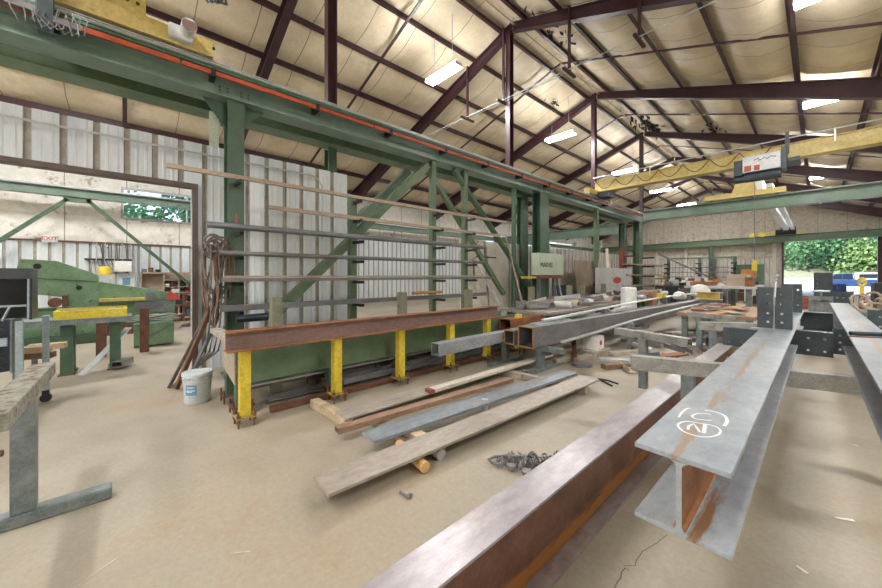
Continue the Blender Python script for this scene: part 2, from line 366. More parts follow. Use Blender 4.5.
# outer left wall : white ribbed sheet below, bare insulation above, window bands
wl = struct(MB().box(XL - .2, XL - .06, YB, YE, 0, 3.5).box(XL - .2, XL - .06, YB, YE, 4.6, EV)
            .box(XL - .2, XL - .06, YB, -.13, 3.5, 4.6).box(XL - .2, XL - .06, 3.6, 19.6, 3.5, 4.6)
            .box(XL - .2, XL - .06, 19.6, 33, 3.5, 3.95).box(XL - .2, XL - .06, 33, YE, 3.5, 4.6), 'wall_left', 'rib')
sh = MB(); ribwall(sh, YB, 4.4, .05, 2.62, XL + .04, 0, 1); ribwall(sh, 4.4, 39.9, .05, 3.55, XL + .04, 0, 1)
shade_grooves(struct(sh, 'ribbed_sheet', 'corr', wl), sh)
def lumpy(a, b, z0, z1, pos, axis, sgn, m, parent, amp=.05, seed=1):
    rn = random.Random(seed); nx = int((b - a) / .22) + 2; nz = max(3, int((z1 - z0) / .14)); mb = MB(); vs = []
    ph = [rn.random() * 6 for _ in range(nx)]
    for j in range(nz + 1):
        for i in range(nx):
            t = a + (b - a) * i / (nx - 1); z = z0 + (z1 - z0) * j / nz
            o = amp * (.6 + .6 * math.sin(t * 4.1 + ph[i] * .25) * math.sin(z * 7.3 + t) + .5 * (rn.random() - .5))
            if j in (0, nz): o = 0
            vs.append((pos + sgn * o, t, z) if axis == 0 else (t, pos + sgn * o, z))
    fs = [(j * nx + i, j * nx + i + 1, (j + 1) * nx + i + 1, (j + 1) * nx + i) for j in range(nz) for i in range(nx - 1)]
    o = struct(mb.add(vs, fs), 'insulation', m, parent)
    for p in o.data.polygons: p.use_smooth = True
    return o
lumpy(YB, 4.4, 2.62, 3.48, XL - .02, 0, 1, M['wallinsw'], wl, .07, 3)
lumpy(YB, -.15, 3.48, EV, XL - .02, 0, 1, M['wallinsw'], wl, .06, 4)
lumpy(-.15, 4.4, 4.62, EV, XL - .02, 0, 1, M['wallinsw'], wl, .05, 5)
lumpy(4.4, 19.6, 3.55, EV, XL - .02, 0, 1, M['wallinsw'], wl, .06, 6)
lumpy(19.6, 33, 4.62, EV, XL - .02, 0, 1, M['wallinsw'], wl, .05, 7)
lumpy(33, 39.9, 3.55, EV, XL - .02, 0, 1, M['wallinsw'], wl, .05, 8)
lumpy(19.6, 33, 3.55, 3.94, XL - .02, 0, 1, M['wallinsw'], wl, .02, 9)
def window(name, y0, y1, z0, z1, n):
    fr = MB()
    fr.box(XL - .16, XL + .03, y0, y1, z0, z0 + .05).box(XL - .16, XL + .03, y0, y1, z1 - .05, z1)
    for i in range(n + 1):
        y = y0 + (y1 - y0) * i / n; w = .05 if i in (0, n) else .035
        fr.box(XL - .14, XL + .02, max(y0, y - w / 2 - (.02 if i == n else 0)), min(y1, y + w / 2 + (.02 if i == 0 else 0)), z0 + .05, z1 - .05)
    f = struct(fr, name, 'gal')
    struct(MB().box(XL - .11, XL - .10, y0 + .03, y1 - .03, z0 + .05, z1 - .05), 'window_pane', 'glass', f)
window('window_1', -.13, 3.6, 3.5, 4.6, 2)
window('window_2', 19.6, 33, 3.95, 4.6, 6)

# end wall with the open overhead door
DX0, DX1, DZ = -1.9, 2.9, 4.40
we = struct(MB().poly([(XL, YE, 0), (DX0, YE, 0), (DX0, YE, R(DX0) + .2), (RX, YE, RZ + .2), (XL, YE, EV)], (0, .2, 0))
            .poly([(DX0, YE, DZ), (DX1, YE, DZ), (DX1, YE, R(DX1) + .2), (DX0, YE, R(DX0) + .2)], (0, .2, 0))
            .poly([(DX1, YE, 0), (XR, YE, 0), (XR, YE, R(XR) + .2), (DX1, YE, R(DX1) + .2)], (0, .2, 0)), 'wall_end', 'wallins')
lumpy(XL + .1, DX0 - .2, 2.95, 5.25, YE - .05, 1, -1, M['wallins'], we, .10, 11)
rw = ribwall(MB(), XL + .1, DX0 - .3, .02, 2.9, YE - .07, 1, -1); shade_grooves(struct(rw, 'ribbed_sheet', 'corrd', we), rw)
struct(MB().box(DX0 - .12, DX0, YE - .1, YE + .2, 0, DZ + .12).box(DX1, DX1 + .2, YE - .1, YE + .2, 0, DZ + .12).box(DX0, DX1, YE - .1, YE + .2, DZ, DZ + .12), 'door_1', 'maroon')
pcol = MB(); 
for x in (-13.5, -11, -8.6, -2.45): pcol.box(x - .12, x + .12, YE - .32, YE - .08, 0, 5.2)
struct(pcol, 'trim_1', 'cream')
struct(MB().box(XR, XR + .15, YB, YE, 0, R(XR) + .2), 'wall_right', 'cream')
struct(MB().poly([(XL, YB, 3.6), (XR, YB, 3.6), (XR, YB, R(XR) + .2), (RX, YB, RZ + .2), (XL, YB, EV)], (0, -.15, 0)).box(XL, -4.6, YB - .15, YB, 0, 3.6).box(1.0, XR, YB - .15, YB, 0, 3.6), 'wall_rear', 'cream')  # doorway gap added out of view to let in sky fill

# white ribbed partition between the two bays, with its wide opening
PW = -6.60
wp = MB(); ribwall(wp, YB, .74, 2.90, 3.58, PW, 0, 1); ribwall(wp, .74, 3.38, 0.0, 3.58, PW, 0, 1)
w = shade_grooves(struct(wp, 'wall_partition', 'corr'), wp)
struct(MB().box(PW - .09, PW + .07, YB, .82, 2.85, 2.92).box(PW - .09, PW + .07, .75, .82, 0, 2.85), 'door_2', 'brown')
# pale conduit along the top of the partition
tag(MB().pipe([(PW + .09, -6, 3.38), (PW + .09, 1.2, 3.40), (PW + .09, 2.62, 3.40), (PW + .09, 2.74, 3.34), (PW + .09, 2.80, 3.24), (PW + .09, 2.81, 2.2)], .016, 8).build('conduit', 'gal'),
    'thin grey conduit running along the upper part of the white ribbed partition', 'conduit')

# low dingy partition further down the bay line
rw = ribwall(MB(), 6.9, 24, 0.0, 2.52, -6.75, 0, 1); w2 = shade_grooves(struct(rw, 'wall_divider', 'corrd'), rw)

# ground, hill and trees outside
gv = []; gf = []
ysq = [-60, 0, 30, 40.2, 47, 54, 62, 70, 80, 90, 102, 120, 150]
hz = [-.05, -.05, -.05, -.05, -.03, .3, 1.5, 2.9, 4.6, 6.5, 10, 16, 24]
for j, (y, z) in enumerate(zip(ysq, hz)):
    for i in range(23):
        x = -60 + i * 6
        gv.append((x, y, z - (.12 if y < 40.3 else 0) + (0 if y < 46 else .5 * math.sin(x * .21 + y))))
for j in range(len(ysq) - 1):
    for i in range(22): gf.append((j * 23 + i, j * 23 + i + 1, (j + 1) * 23 + i + 1, (j + 1) * 23 + i))
gl = MB().add(gv, gf); o = struct(gl, 'ground', 'gravel')
o.data.materials.append(M['grass'])
for p in o.data.polygons:
    p.use_smooth = True
    if p.center.y + o.location.y > 60: p.material_index = 1

def tree(x, y, z, h, w_, m, label, seed, group, n=1500):
    rn = random.Random(seed)
    t = thing('tree', label, 'tree', (x, y, z), group)
    MB().cyl((x, y, z - .3), (x, y, z + h * .6), .16, 8, .07).build('trunk', 'bark', t)
    lobes = [(rn.uniform(-.5, .5) * w_, rn.uniform(-.5, .5) * w_, rn.uniform(.2, .95) * h, rn.uniform(.28, .5) * w_) for _ in range(11)]
    vs = []; fs = []
    for k in range(n):
        lx, ly, lz, lr = rn.choice(lobes)
        d = V3((rn.gauss(0, 1), rn.gauss(0, 1), rn.gauss(0, .8))).normalized() * lr * rn.uniform(.75, 1.05)
        c = V3((x + lx, y + ly, z + lz)) + d; s = rn.uniform(.09, .24)
        a = V3((rn.gauss(0, 1), rn.gauss(0, 1), rn.gauss(0, 1))).normalized(); b = a.orthogonal().normalized() * s; a = a.cross(b).normalized() * s * .7
        i = len(vs); vs += [c - b, c - a, c + b, c + a]; fs.append((i, i + 1, i + 2, i + 3))
    f = MB().add(vs, fs)
    return f.build('foliage', m, t), t
kinds = [('leafa', 'bushy mid green'), ('leafc', 'dark blue-green'), ('leafb', 'yellow-green')]
rn = random.Random(3); i = 0
spots = [(-6.5, 84, 9, 0), (-3.2, 88, 12, 1), (.2, 82, 8.5, 2), (3.6, 90, 12.5, 0), (6.6, 83, 10, 1), (9.6, 88, 12, 2), (12.5, 86, 11, 0), (-1.2, 79, 4.2, 0), (5.2, 78, 3.8, 2), (2.2, 80, 5.5, 1), (8.4, 79, 4.6, 0)]
plc = ['leftmost', 'tall, near the left jamb', 'left of the middle', 'tall, in the middle', 'right of the middle', 'tall, near the right jamb', 'furthest right', 'low, at left', 'low, right of centre', 'low, at the middle', 'low, near the right jamb']
for (x, y, h, k), pl in zip(spots, plc):
    tree(x, y - 13, 2.0 + max(0, (y - 79)) * .16, h, 4.8, kinds[k][0], f'{kinds[k][1]} tree beyond the big door, {pl}', 20 + i, 'trees on the bank behind the big door', 3600); i += 1
for k, (x, y, h) in enumerate([(-27, .2, 6.5), (-28, 3.6, 7.6), (-26.5, 6.8, 6.8), (-30, 9.5, 8)]):
    tree(x, y, -.1, h, 4.4, kinds[k % 3][0], f'green tree outside the long window above the exit sign, {ORD[k]} from the left', 50 + k, 'trees outside the left window', 3000)
for k, (x, y, h) in enumerate([(-27, 38, 6.0), (-29, 48, 6.5)]):
    tree(x, y, -.1, h, 4.6, 'leafa', f'green tree outside the far clerestory window on the left side, {ORD[k]} one', 60 + k, 'trees outside the far left window', 700)

# ------------------------------------------------------------------ roof steel
for k, y in enumerate(FR):
    for side, nm in ((-1, 'left'), (1, 'right')):
        xe = XL + .25 if side < 0 else XR - .1
        L_ = abs(xe - RX); mb = MB(); d0, d1 = .24, .24 + .04 * L_ * 1.05
        def pt(x, drop): return (x, y, R(x) - drop)
        x0 = RX + side * .02
        for a, b, t in ((0, .016, .21), ):
            mb.poly([(x0, y - .10, R(x0)), (xe, y - .10, R(xe)), (xe, y + .10, R(xe)), (x0, y + .10, R(x0))], (0, 0, -.016))
            mb.poly([(x0, y - .10, R(x0) - d0), (xe, y - .10, R(xe) - d1), (xe, y + .10, R(xe) - d1), (x0, y + .10, R(x0) - d0)], (0, 0, .016))
            mb.poly([(x0, y - .008, R(x0)), (xe, y - .008, R(xe)), (xe, y - .008, R(xe) - d1), (x0, y - .008, R(x0) - d0)], (0, .016, 0))
        tag(mb.build('roof_rafter', 'maroon'), f'maroon tapered roof rafter on the {nm} slope, {ORD[k]} frame counting from the camera', 'roof beam', 'roof rafters')
        # straps half way between frames
        ym = y + 2.8
        if k < 6:
            tag(MB().poly([(x0, ym - .035, R(x0) + .0), (xe, ym - .035, R(xe) + .0), (xe, ym + .035, R(xe) + .0), (x0, ym + .035, R(x0) + .0)], (0, 0, -.04)).build('purlin_strap', 'maroon'),
                f'thin maroon strap across the {nm} slope half way behind the {ORD[k]} rafter frame', 'strap', 'straps between the rafters')
tag(MB().poly([(RX - .02, -.1, RZ - .0), (XL, -.1, R(XL)), (XL, .0, R(XL)), (RX - .02, 0, RZ)], (0, 0, -.04)).build('purlin_strap', 'maroon'), 'thin maroon strap across the left slope in front of the first rafter frame', 'strap', 'straps between the rafters')
for side, lst, nm in ((1, PX_R, 'right'), (-1, PX_L, 'left')):
    for k, x in enumerate(lst):
        if x > XR - .2 or x < XL + .1: continue
        mb = MB(); z = R(x)
        mb.prof((x, YB + .3, z), (x, YE - .1, z), [(-.006, 0), (.07, 0), (.07, .02), (.062, .02), (.062, .008), (.006, .008), (.006, .182), (-.07, .182), (-.07, .19), (-.006, .19)])
        tag(mb.build('roof_purlin', 'maroon'), f'maroon roof purlin running the length of the {nm} slope, {ORD[k]} from the ridge', 'purlin', 'roof purlins')
tag(MB().pipe([(-6.0, -4, 8.86), (-6.0, 39, 8.86)], .016, 8).build('ridge_conduit', 'tan'), 'pale pipe running just under the ridge of the roof', 'pipe')
for k, y in enumerate(FR[:4]):
    t = thing('ridge_column', f'maroon steel column above the green runway holding up the ridge, {ORD[k]} from the camera', 'column', (-6.22, y, 4.5), 'ridge columns')
    MB().ibeam((-6.22, y, 4.53), (-6.22, y, R(-6.22) - .24), .17, .20, .016, .012, up=(0, 1, 0)).build('shaft', 'maroon', t) if False else MB().box(-6.30, -6.14, y - .09, y - .078, 4.53, 8.68).box(-6.30, -6.14, y + .078, y + .09, 4.53, 8.68).box(-6.226, -6.214, y - .078, y + .078, 4.53, 8.68).build('shaft', 'maroon', t)
    MB().box(-6.62, -6.0, y - .14, y + .14, 4.50, 4.53).build('base_plate', 'greenl', t)
# torn black and brown insulation hanging at the ridge
for q, (cx, cy, n, sp, lab) in enumerate([(-5.7, 18.6, 46, .8, 'large tuft of torn black insulation hanging from the ridge by the fourth frame'), (-5.3, 9.3, 22, .5, 'scraps of torn dark insulation under the ridge beside the second frame'), (-3.2, 19.6, 16, .5, 'small dark torn patch of insulation on the right slope'), (-7.4, 13, 10, .22, 'small round dark hole torn in the left slope insulation')]):
    mb = MB(); rn = random.Random(q)
    for i in range(n):
        x = cx + rn.gauss(0, .35) * sp; y = cy + rn.gauss(0, 1.1) * sp; z = R(x) + .10; l = rn.uniform(.08, .42) * sp; a = rn.uniform(0, 3.1); s = rn.uniform(.05, .16)
        dx, dy = math.cos(a) * s, math.sin(a) * s
        mb.poly([(x - dx, y - dy, z), (x + dx, y + dy, z), (x + dx * .6 + .03, y + dy * .6, z - l), (x - dx * .3, y - dy * .5, z - l * .8)], (.006, .006, 0))
    tag(mb.build('torn_insulation', 'black'), lab, 'torn insulation', kind='stuff')

# ------------------------------------------------------------------ lamps
def lamp(x, y, z, label, group, L_=1.25):
    t = thing('ceiling_light', label, 'ceiling light', (x, y, z), group)
    MB().box(x - L_ / 2, x + L_ / 2, y - .13, y + .13, z + .03, z + .08).box(x - L_ / 2, x - L_ / 2 + .02, y - .15, y + .15, z - .03, z + .03).box(x + L_ / 2 - .02, x + L_ / 2, y - .15, y + .15, z - .03, z + .03).build('housing', 'lampbody', t)
    MB().box(x - L_ / 2 + .02, x + L_ / 2 - .02, y - .15, y + .15, z - .035, z + .03).build('diffuser', 'lamp', t)
    for q in (-.3, .3): MB().pipe([(x + L_ * q, y, z + .08), (x + L_ * q, y, R(x + L_ * q) + .02)], .008, 6).build('hanger', 'gal', t)
    return t
k = 0
for y in (6.65, 13.25, 20.3, 26.8, 33.6):
    lamp(-7.2, y, 7.22, f'bright strip light hung under the left roof slope, {ORD[k]} in the row from the camera', 'strip lights under the left slope'); k += 1
k = 0
for y in (9.1, 14.8, 20.7, 26.2, 31.8):
    lamp(0.05, y, 6.50, f'bright strip light hung under the right roof slope, {ORD[k]} in the row from the camera', 'strip lights under the right slope', .72); k += 1
k = 0
for x, y in ((-11.5, -1.0), (-11.5, -5.0)):  # lamps added out of sight to light the left bay
    lamp(x, y, R(x) - .65, f'added unseen strip light high in the left bay beyond the partition, {ORD[k]} one', 'added strip lights of the left bay'); k += 1
for x, y in ((-3.6, -2.6), (-1.2, -5.5), (2.8, 3.4)):  # unseen lamps added as fill over the near end
    lamp(x, y, R(x) - .6, f'added strip light over the near end of the hall, at {["the left above the benches","the rear","the right"][k-2]}', 'added strip lights over the near end'); k += 1
# ------------------------------------------------------------------ crane runway between the bays
gA = thing('crane_runway', 'near green crane runway girder with rail and orange conductor bar', 'crane runway', (-5.97, 5, 4.09))
MB().ibeam((-5.97, YB + .5, 4.09), (-5.97, 19.25, 4.09), .35, .41, .022, .02).build('girder', 'greenl', gA)
MB().box(-6.0, -5.94, YB + .5, 19.25, 4.5, 4.56).build('rail', 'darkst', gA)
ob = MB(); y = YB + .6
while y < 18:
    ob.box(-5.775, -5.745, y, y + 2.96, 4.325, 4.388); y += 2.98
ob.build('conductor_bar', 'orange', gA)
MB().box(-5.80, -5.775, YB + .5, 19, 4.42, 4.455).build('conductor_bracket', 'green', gA)
for i in range(13):
    y = -3.6 + 1.5 * i
    MB().box(-5.95, -5.735, y - .03, y + .03, 4.30, 4.41).build('bar_clip', 'black', gA)
MB().pipe([(-5.83, YB + .5, 4.525), (-5.83, 19, 4.525)], .012, 6).pipe([(-5.86, YB + .5, 4.57), (-5.86, 19, 4.57)], .009, 6).build('cable_run', 'gal', gA)
def bolts(mb, xs, ys, zs, dx=.012):
    for y in ys:
        for z in zs: mb.cyl((xs, y, z), (xs + dx, y, z), .016, 6)
    return mb
for yc in (1.2, 9.8, 14.1):
    MB().box(-5.962, -5.95, yc - .24, yc + .24, 4.15, 4.40).build('splice_plate', 'greenl', gA)
    for yy in (yc - .19, yc - .09, yc + .09, yc + .19):
        for zz in (4.18, 4.23, 4.28): MB().cyl((-5.95, yy, zz), (-5.935, yy, zz), .016, 6).build('bolt', 'green', gA)
gB = thing('crane_runway', 'far green crane runway girder running behind the near one, for the left bay', 'crane runway', (-6.65, 5, 4.09))
MB().ibeam((-6.65, YB + .5, 4.09), (-6.65, 19.25, 4.09), .36, .41, .022, .02).build('girder', 'greenw', gB)
MB().box(-6.68, -6.62, YB + .5, 19.25, 4.5, 4.56).build('rail', 'darkst', gB)

def hcol(name, label, x, y, z1, W=.22, D=.25, m='green', flange='x', group=None, z0=0.0):
    """wide flange column, flanges facing x"""
    t = thing(name, label, 'column', (x, y, z0), group)
    MB().box(x - D / 2, x - D / 2 + .016, y - W / 2, y + W / 2, z0 + .02, z1).box(x + D / 2 - .016, x + D / 2, y - W / 2, y + W / 2, z0 + .02, z1).box(x - D / 2 + .016, x + D / 2 - .016, y - .007, y + .007, z0 + .02, z1).build('shaft', m, t)
    MB().box(x - D / 2 - .04, x + D / 2 + .04, y - W / 2 - .04, y + W / 2 + .04, z0, z0 + .02).build('base_plate', m, t)
    return t
LV = [(1.0, .34), (1.42, .34), (1.79, .34), (2.15, .34)]
def arms(t, xf, y, extra=()):
    for z, l in LV:
        MB().hollow((xf, y, z - .075), (xf + l, y, z - .075), .06, .05, .006).build('rack_arm', 'black', t)
    for z in extra:
        MB().box(xf, xf + .30, y - .02, y + .02, z - .05, z).build('rack_arm', 'black', t)
c = hcol('green_column', 'thick green column behind the bucket, carrying the runway and a hose bundle', -5.975, 1.2, 4.09)
arms(c, -5.85, 1.2, (2.87,))
MB().poly([(-6.0, 1.31, 4.08), (-6.0, 1.62, 4.08), (-6.0, 1.31, 3.80)], (.02, 0, 0)).poly([(-6.0, 1.09, 4.08), (-6.0, .80, 4.08), (-6.0, 1.09, 3.70)], (.02, 0, 0)).build('gusset', 'green', c)
MB().box(-6.6, -6.1, 1.12, 1.28, 3.94, 4.09).build('cap_beam', 'green', c)
MB().box(-6.1, -6.08, .90, 1.02, 3.42, 3.94).build('side_plate', 'cabinet', c)
hcol('green_column', 'green column stub seen above the white partition, below the first ridge column', -6.78, 3.1, 4.09, .18, .2)
def post(y, x=-5.93, w=.12, lab='', nm='rack_post', z1=4.09):
    t = thing(nm, lab, 'post', (x, y, 0)); MB().bar((x, y, .015), (x, y, z1), w, w, up=(1, 0, 0)).build('shaft', 'greenw', t)
    MB().box(x - .1, x + .1, y - .1, y + .1, 0, .015).build('base_plate', 'greenw', t); return t
t = post(3.14, lab='green rack post in the middle of the stored tubes, in front of the partition edge', w=.13, z1=2.98); arms(t, -5.87, 3.14, (2.87, 2.52))
for y, lb in ((5.15, 'slim green rack post where the two long braces meet at the top'), (6.2, 'slim green rack post at the right end of the stored tubes')):
    t = post(y, lab=lb); arms(t, -5.87, y, (2.87, 2.52))
tag(MB().cyl((-6.1, 8.5, 0), (-6.1, 8.5, 4.09), .07, 16).build('pipe_post', 'green', smooth=True), 'round green pipe post just left of the tall twin columns', 'post')
hcol('green_column', 'dark green wide column at the back of the tall twin pair', -6.65, 9.75, 4.09, .28, .26)
hcol('green_column', 'broad green column at the front of the tall twin pair, behind the band saw', -5.97, 9.75, 4.09, .50, .30)
t = post(13.75, lab='slim green post in the middle of the far runway span', nm='runway_post', w=.16)
hcol('green_column', 'green column at the far end of the rear runway girder', -6.65, 18.5, 4.09, .34, .28)
hcol('green_column', 'green column at the far end of the near runway girder, by the red rack', -5.97, 18.55, 4.09, .50, .28)
# braces
def brace(p, q, w, label, m='greenw', round_=False, name='diagonal_brace'):
    mb = MB()
    (mb.cyl(p, q, w / 2, 16) if round_ else mb.bar(p, q, w, w))
    return tag(mb.build(name, m, smooth=round_), label, 'brace')
brace((-6.0, 5.05, 4.0), (-6.0, 1.72, .80), .15, 'long green diagonal brace crossing behind the stored tubes')
brace((-6.65, 5.0, 4.0), (-6.42, 3.5, 2.62), .15, 'pale diagonal brace just behind the long one, near the end of the white partition', 'greenl')
brace((-6.1, 5.2, 3.9), (-6.1, 8.0, .95), .11, 'green brace running down to the right from the post top')
brace((-5.95, 5.84, 4.05), (-5.95, 9.30, .94), .15, 'thick round green pipe brace running down toward the band saw', 'green', True)

# ------------------------------------------------------------------ stored tubes on the rack
def stock(name, p, q, shape, a, b, m, label, cat, group=None):
    mb = MB()
    if shape == 'round': mb.cyl(p, q, a, 14)
    elif shape == 'bar': mb.bar(p, q, a, b)
    elif shape == 'angle': mb.prof(p, q, [(-a / 2, 0), (a / 2, 0), (a / 2, .007), (-a / 2 + .007, .007), (-a / 2 + .007, b), (-a / 2, b)])
    elif shape == 'hollow': mb.hollow(p, q, a, b, .008)
    elif shape == 'channel': mb.prof(p, q, [(-a / 2, 0), (a / 2, 0), (a / 2, b), (a / 2 - .01, b), (a / 2 - .01, .01), (-a / 2 + .01, .01), (-a / 2 + .01, b), (-a / 2, b)])
    return tag(mb.build(name, m, smooth=(shape == 'round')), label, cat, group)
G_ = 'steel stock on the wall rack'
stock('steel_tube', (-5.60, .37, 2.90), (-5.60, 7.45, 2.90), 'bar', .06, .055, 'tan', 'longest tan square tube on the top level of the rack', 'steel tube', G_)
stock('steel_angle', (-5.62, 1.60, 2.50), (-5.62, 7.3, 2.50), 'angle', .07, .07, 'tan', 'tan steel angle on the second rack level from the top', 'steel angle', G_)
stock('steel_pipe', (-5.62, .80, 2.19), (-5.62, 6.6, 2.19), 'round', .045, 0, 'darkst', 'dark round pipe on the third rack level from the top', 'steel pipe', G_)
stock('steel_pipe', (-5.60, .95, 1.81), (-5.60, 6.6, 1.81), 'round', .035, 0, 'tubest', 'grey-brown round pipe on the rack just above the bundle of flat bars', 'steel pipe', G_)
stock('steel_bar', (-5.60, .97, 1.43), (-5.60, 6.85, 1.43), 'bar', .13, .05, 'tubest', 'wide brownish flat bar on the lower middle rack level', 'steel bar', G_)
stock('steel_bar', (-5.60, .99, 1.475), (-5.60, 6.7, 1.475), 'bar', .09, .03, 'tan', 'narrow tan flat bar lying on top of the wide bar on the rack', 'steel bar', G_)
stock('steel_tube', (-5.60, .97, 1.03), (-5.60, 6.6, 1.03), 'bar', .09, .08, 'tubest', 'grey square tube on the lowest level of the rack', 'steel tube', G_)
stock('steel_pipe', (-5.45, 4.2, 1.14), (-5.45, 5.0, 1.14), 'round', .03, 0, 'rustor', 'short rusty orange pipe on the lowest rack level', 'steel pipe', G_)
stock('steel_pipe', (-5.35, 1.1, .90), (-5.35, 1.5, .90), 'round', .055, 0, 'navy', 'short dark blue pipe lying beside the thick green column', 'steel pipe')

# hoses hanging on the column
t = thing('hose_bundle', 'bundle of grey and brown cables hung on the thick green column', 'hose bundle', (-5.70, .98, .5))
rn = random.Random(11)
for q in range(12):
    x = -5.78 + rn.uniform(0, .14); y0 = .80 + rn.uniform(0, .16); wd = rn.uniform(.08, .2); lo = rn.uniform(.75, 1.35); tp = 1.90 + rn.uniform(-.05, .05)
    pts = []
    for i in range(17):
        a = math.pi * i / 16
        pts.append((x + .05 * math.sin(a * 2 + q), y0 + wd * (1 - math.cos(a)) / 2 + .03 * math.sin(3 * a + q), tp - (tp - lo) * math.sin(a) ** .6))
    MB().pipe(pts, .013, 6).build('cable_loop', 'hoser' if q % 4 == 0 else 'hose', t, smooth=True)
for q in range(13):
    a0 = rn.uniform(0, 6)
    MB().torus((-5.70, .93 + rn.uniform(-.07, .07), 1.88 + rn.uniform(-.09, .07)), .085 + rn.uniform(-.05, .04), .015, nrm=(1, rn.uniform(-.5, .5), rn.uniform(-.4, .4)), sx=1.25, n=18, m=6, ang=a0).build('cable_coil', 'hose', t, smooth=True)
for q in range(4):
    MB().pipe([(-5.72, .9 + q * .05, 1.3), (-5.66, .84 + q * .06, .8), (-5.6, .78 + .05 * q, .45), (-5.66, .55 - .02 * q, .1), (-5.7, .42, .03)], .014, 6).build('cable_tail', 'hose', t, smooth=True)
for q, (y0, y1, z1, w_, m, lb) in enumerate([(.40, .92, 1.15, .035, 'hose', 'thin dark bar leaning from the floor beside the door frame, leftmost one'), (.47, 1.0, 1.35, .05, 'rustweb', 'brown angle bar leaning beside the door frame, second of the leaning bars'), (.56, .98, .95, .04, 'tubest', 'short grey bar leaning beside the bucket')]):
    tag(MB().bar((-5.72 + .1 * q, y0, .02), (-5.80, y1, z1), w_, w_).build('leaning_bar', m), lb, 'bar', 'bars leaning by the door frame')

# ------------------------------------------------------------------ rusty beam on yellow posts
yp = thing('yellow_post', 'yellow square post under the rusty beam, nearest the bucket', 'post', (-3.88, .87, 0), 'yellow posts under the rusty beam')
MB().bar((-3.88, .87, .10), (-3.88, .87, .745), .098, .098, up=(1, 0, 0)).build('shaft', 'yellow', yp, bevel=.006)
MB().box(-3.98, -3.78, .78, .96, .088, .10).build('base_plate', 'yellowd', yp)
for dx in (-.08, .08):
    for dy in (-.07, .07):
        MB().cyl((-3.88 + dx, .87 + dy, 0), (-3.88 + dx, .87 + dy, .16), .009, 8).cyl((-3.88 + dx, .87 + dy, .05), (-3.88 + dx, .87 + dy, .085), .02, 6).cyl((-3.88 + dx, .87 + dy, .10), (-3.88 + dx, .87 + dy, .125), .02, 6).build('anchor_bolt', 'rustweb', yp)
for k, y in enumerate((1.85, 2.78, 3.74, 4.62)):
    dup(yp, (0, y - .87, 0), f'yellow square post under the rusty beam, {ORD[k + 1]} from the bucket end')
dup(yp, (0, 5.55 - .87, 0), 'short-looking yellow post at the far end, seen under the open square tubes')
rb = thing('rusty_beam', 'long rusty I-beam lying on the yellow posts', 'steel beam', (-3.86, 2.8, .75))
MB().box(-3.94, -3.78, .70, 4.88, .938, .95).build('top_flange', 'rust', rb, bevel=.002); MB().box(-3.865, -3.855, .70, 4.88, .762, .938).build('web', 'rustmauve', rb); MB().box(-3.94, -3.78, .70, 4.88, .75, .762).build('bottom_flange', 'rustor2', rb)

# green roller bench behind it
bt = thing('green_bench', 'long green trough bench behind the yellow posts', 'bench', (-4.45, 3.2, 0))
MB().box(-4.16, -4.145, .86, 6.2, .33, .70).box(-4.20, -4.16, .86, 6.2, .33, .345).box(-4.20, -4.16, .86, 6.2, .685, .70).build('front_channel', 'greenw', bt)
MB().box(-4.80, -4.785, .86, 6.2, .33, .70).build('rear_channel', 'greenw', bt)
MB().poly([(-4.78, .84, .42), (-4.17, .84, .33), (-4.17, .84, .72), (-4.78, .84, .74)], (0, .015, 0)).build('end_panel', 'tan', bt)
MB().box(-4.7, -4.25, .9, 6.1, .40, .415).build('tray', 'darkst', bt)
for y in (.92, 1.95, 3.05, 4.2, 5.4):
    for x in (-4.24, -4.72):
        lg = MB().bar((x, y, .10), (x, y, .38), .12, .12, up=(1, 0, 0)).build('leg', 'green', bt)
        MB().box(x - .11, x + .11, y - .11, y + .11, .08, .10).build('foot_plate', 'rustweb', lg)
        for dx in (-.09, .09):
            for dy in (-.09, .09): MB().cyl((x + dx, y + dy, 0), (x + dx, y + dy, .15), .010, 6).build('anchor_bolt', 'rustweb', lg)
for k, y in enumerate((1.42, 3.42, 5.05, 7.3, 9.2, 10.0, 11.5)):
    tag(MB().bar((-4.72, y, .0), (-4.72, y, 1.21), .12, .12, up=(1, 0, 0)).build('stop_post', 'wornpost'), f'short square stop post standing behind the rusty beam line, {ORD[k]} from the left', 'post', 'short stop posts')
# steel stock lying under and behind the bench
rn = random.Random(21)
for k in range(12):
    x = -4.02 - .14 * k; z = .04 + .05 * (k % 2); y0 = .95 + rn.uniform(0, 1.2); y1 = 6.0 + rn.uniform(-1.2, 1.5)
    if k in (1, 4): y0 += .35
    sh_, m = [('bar', 'rustweb'), ('hollow', 'darkst'), ('angle', 'tubest'), ('bar', 'darkst')][k % 4]
    stock('floor_bar', (x + .02 * math.sin(k), y0, z), (x + .06 * math.sin(k * 2), y1, z), sh_, .07, .06, m, f'long steel stock bar on the floor under the green bench, {ORD[k]} from the front', 'steel bar', 'stock under the green bench')
stock('steel_sheet_strip', (-4.45, 1.0, .24), (-4.45, 4.4, .24), 'bar', .24, .02, 'alu', 'pale metal strip stored low under the green bench', 'steel strip')
tag(MB().box(-5.35, -4.35, 0.80, .93, .745, .80).build('wood_plank', 'greywood', bevel=.004), 'grey plank lying across the near end of the green bench', 'plank')

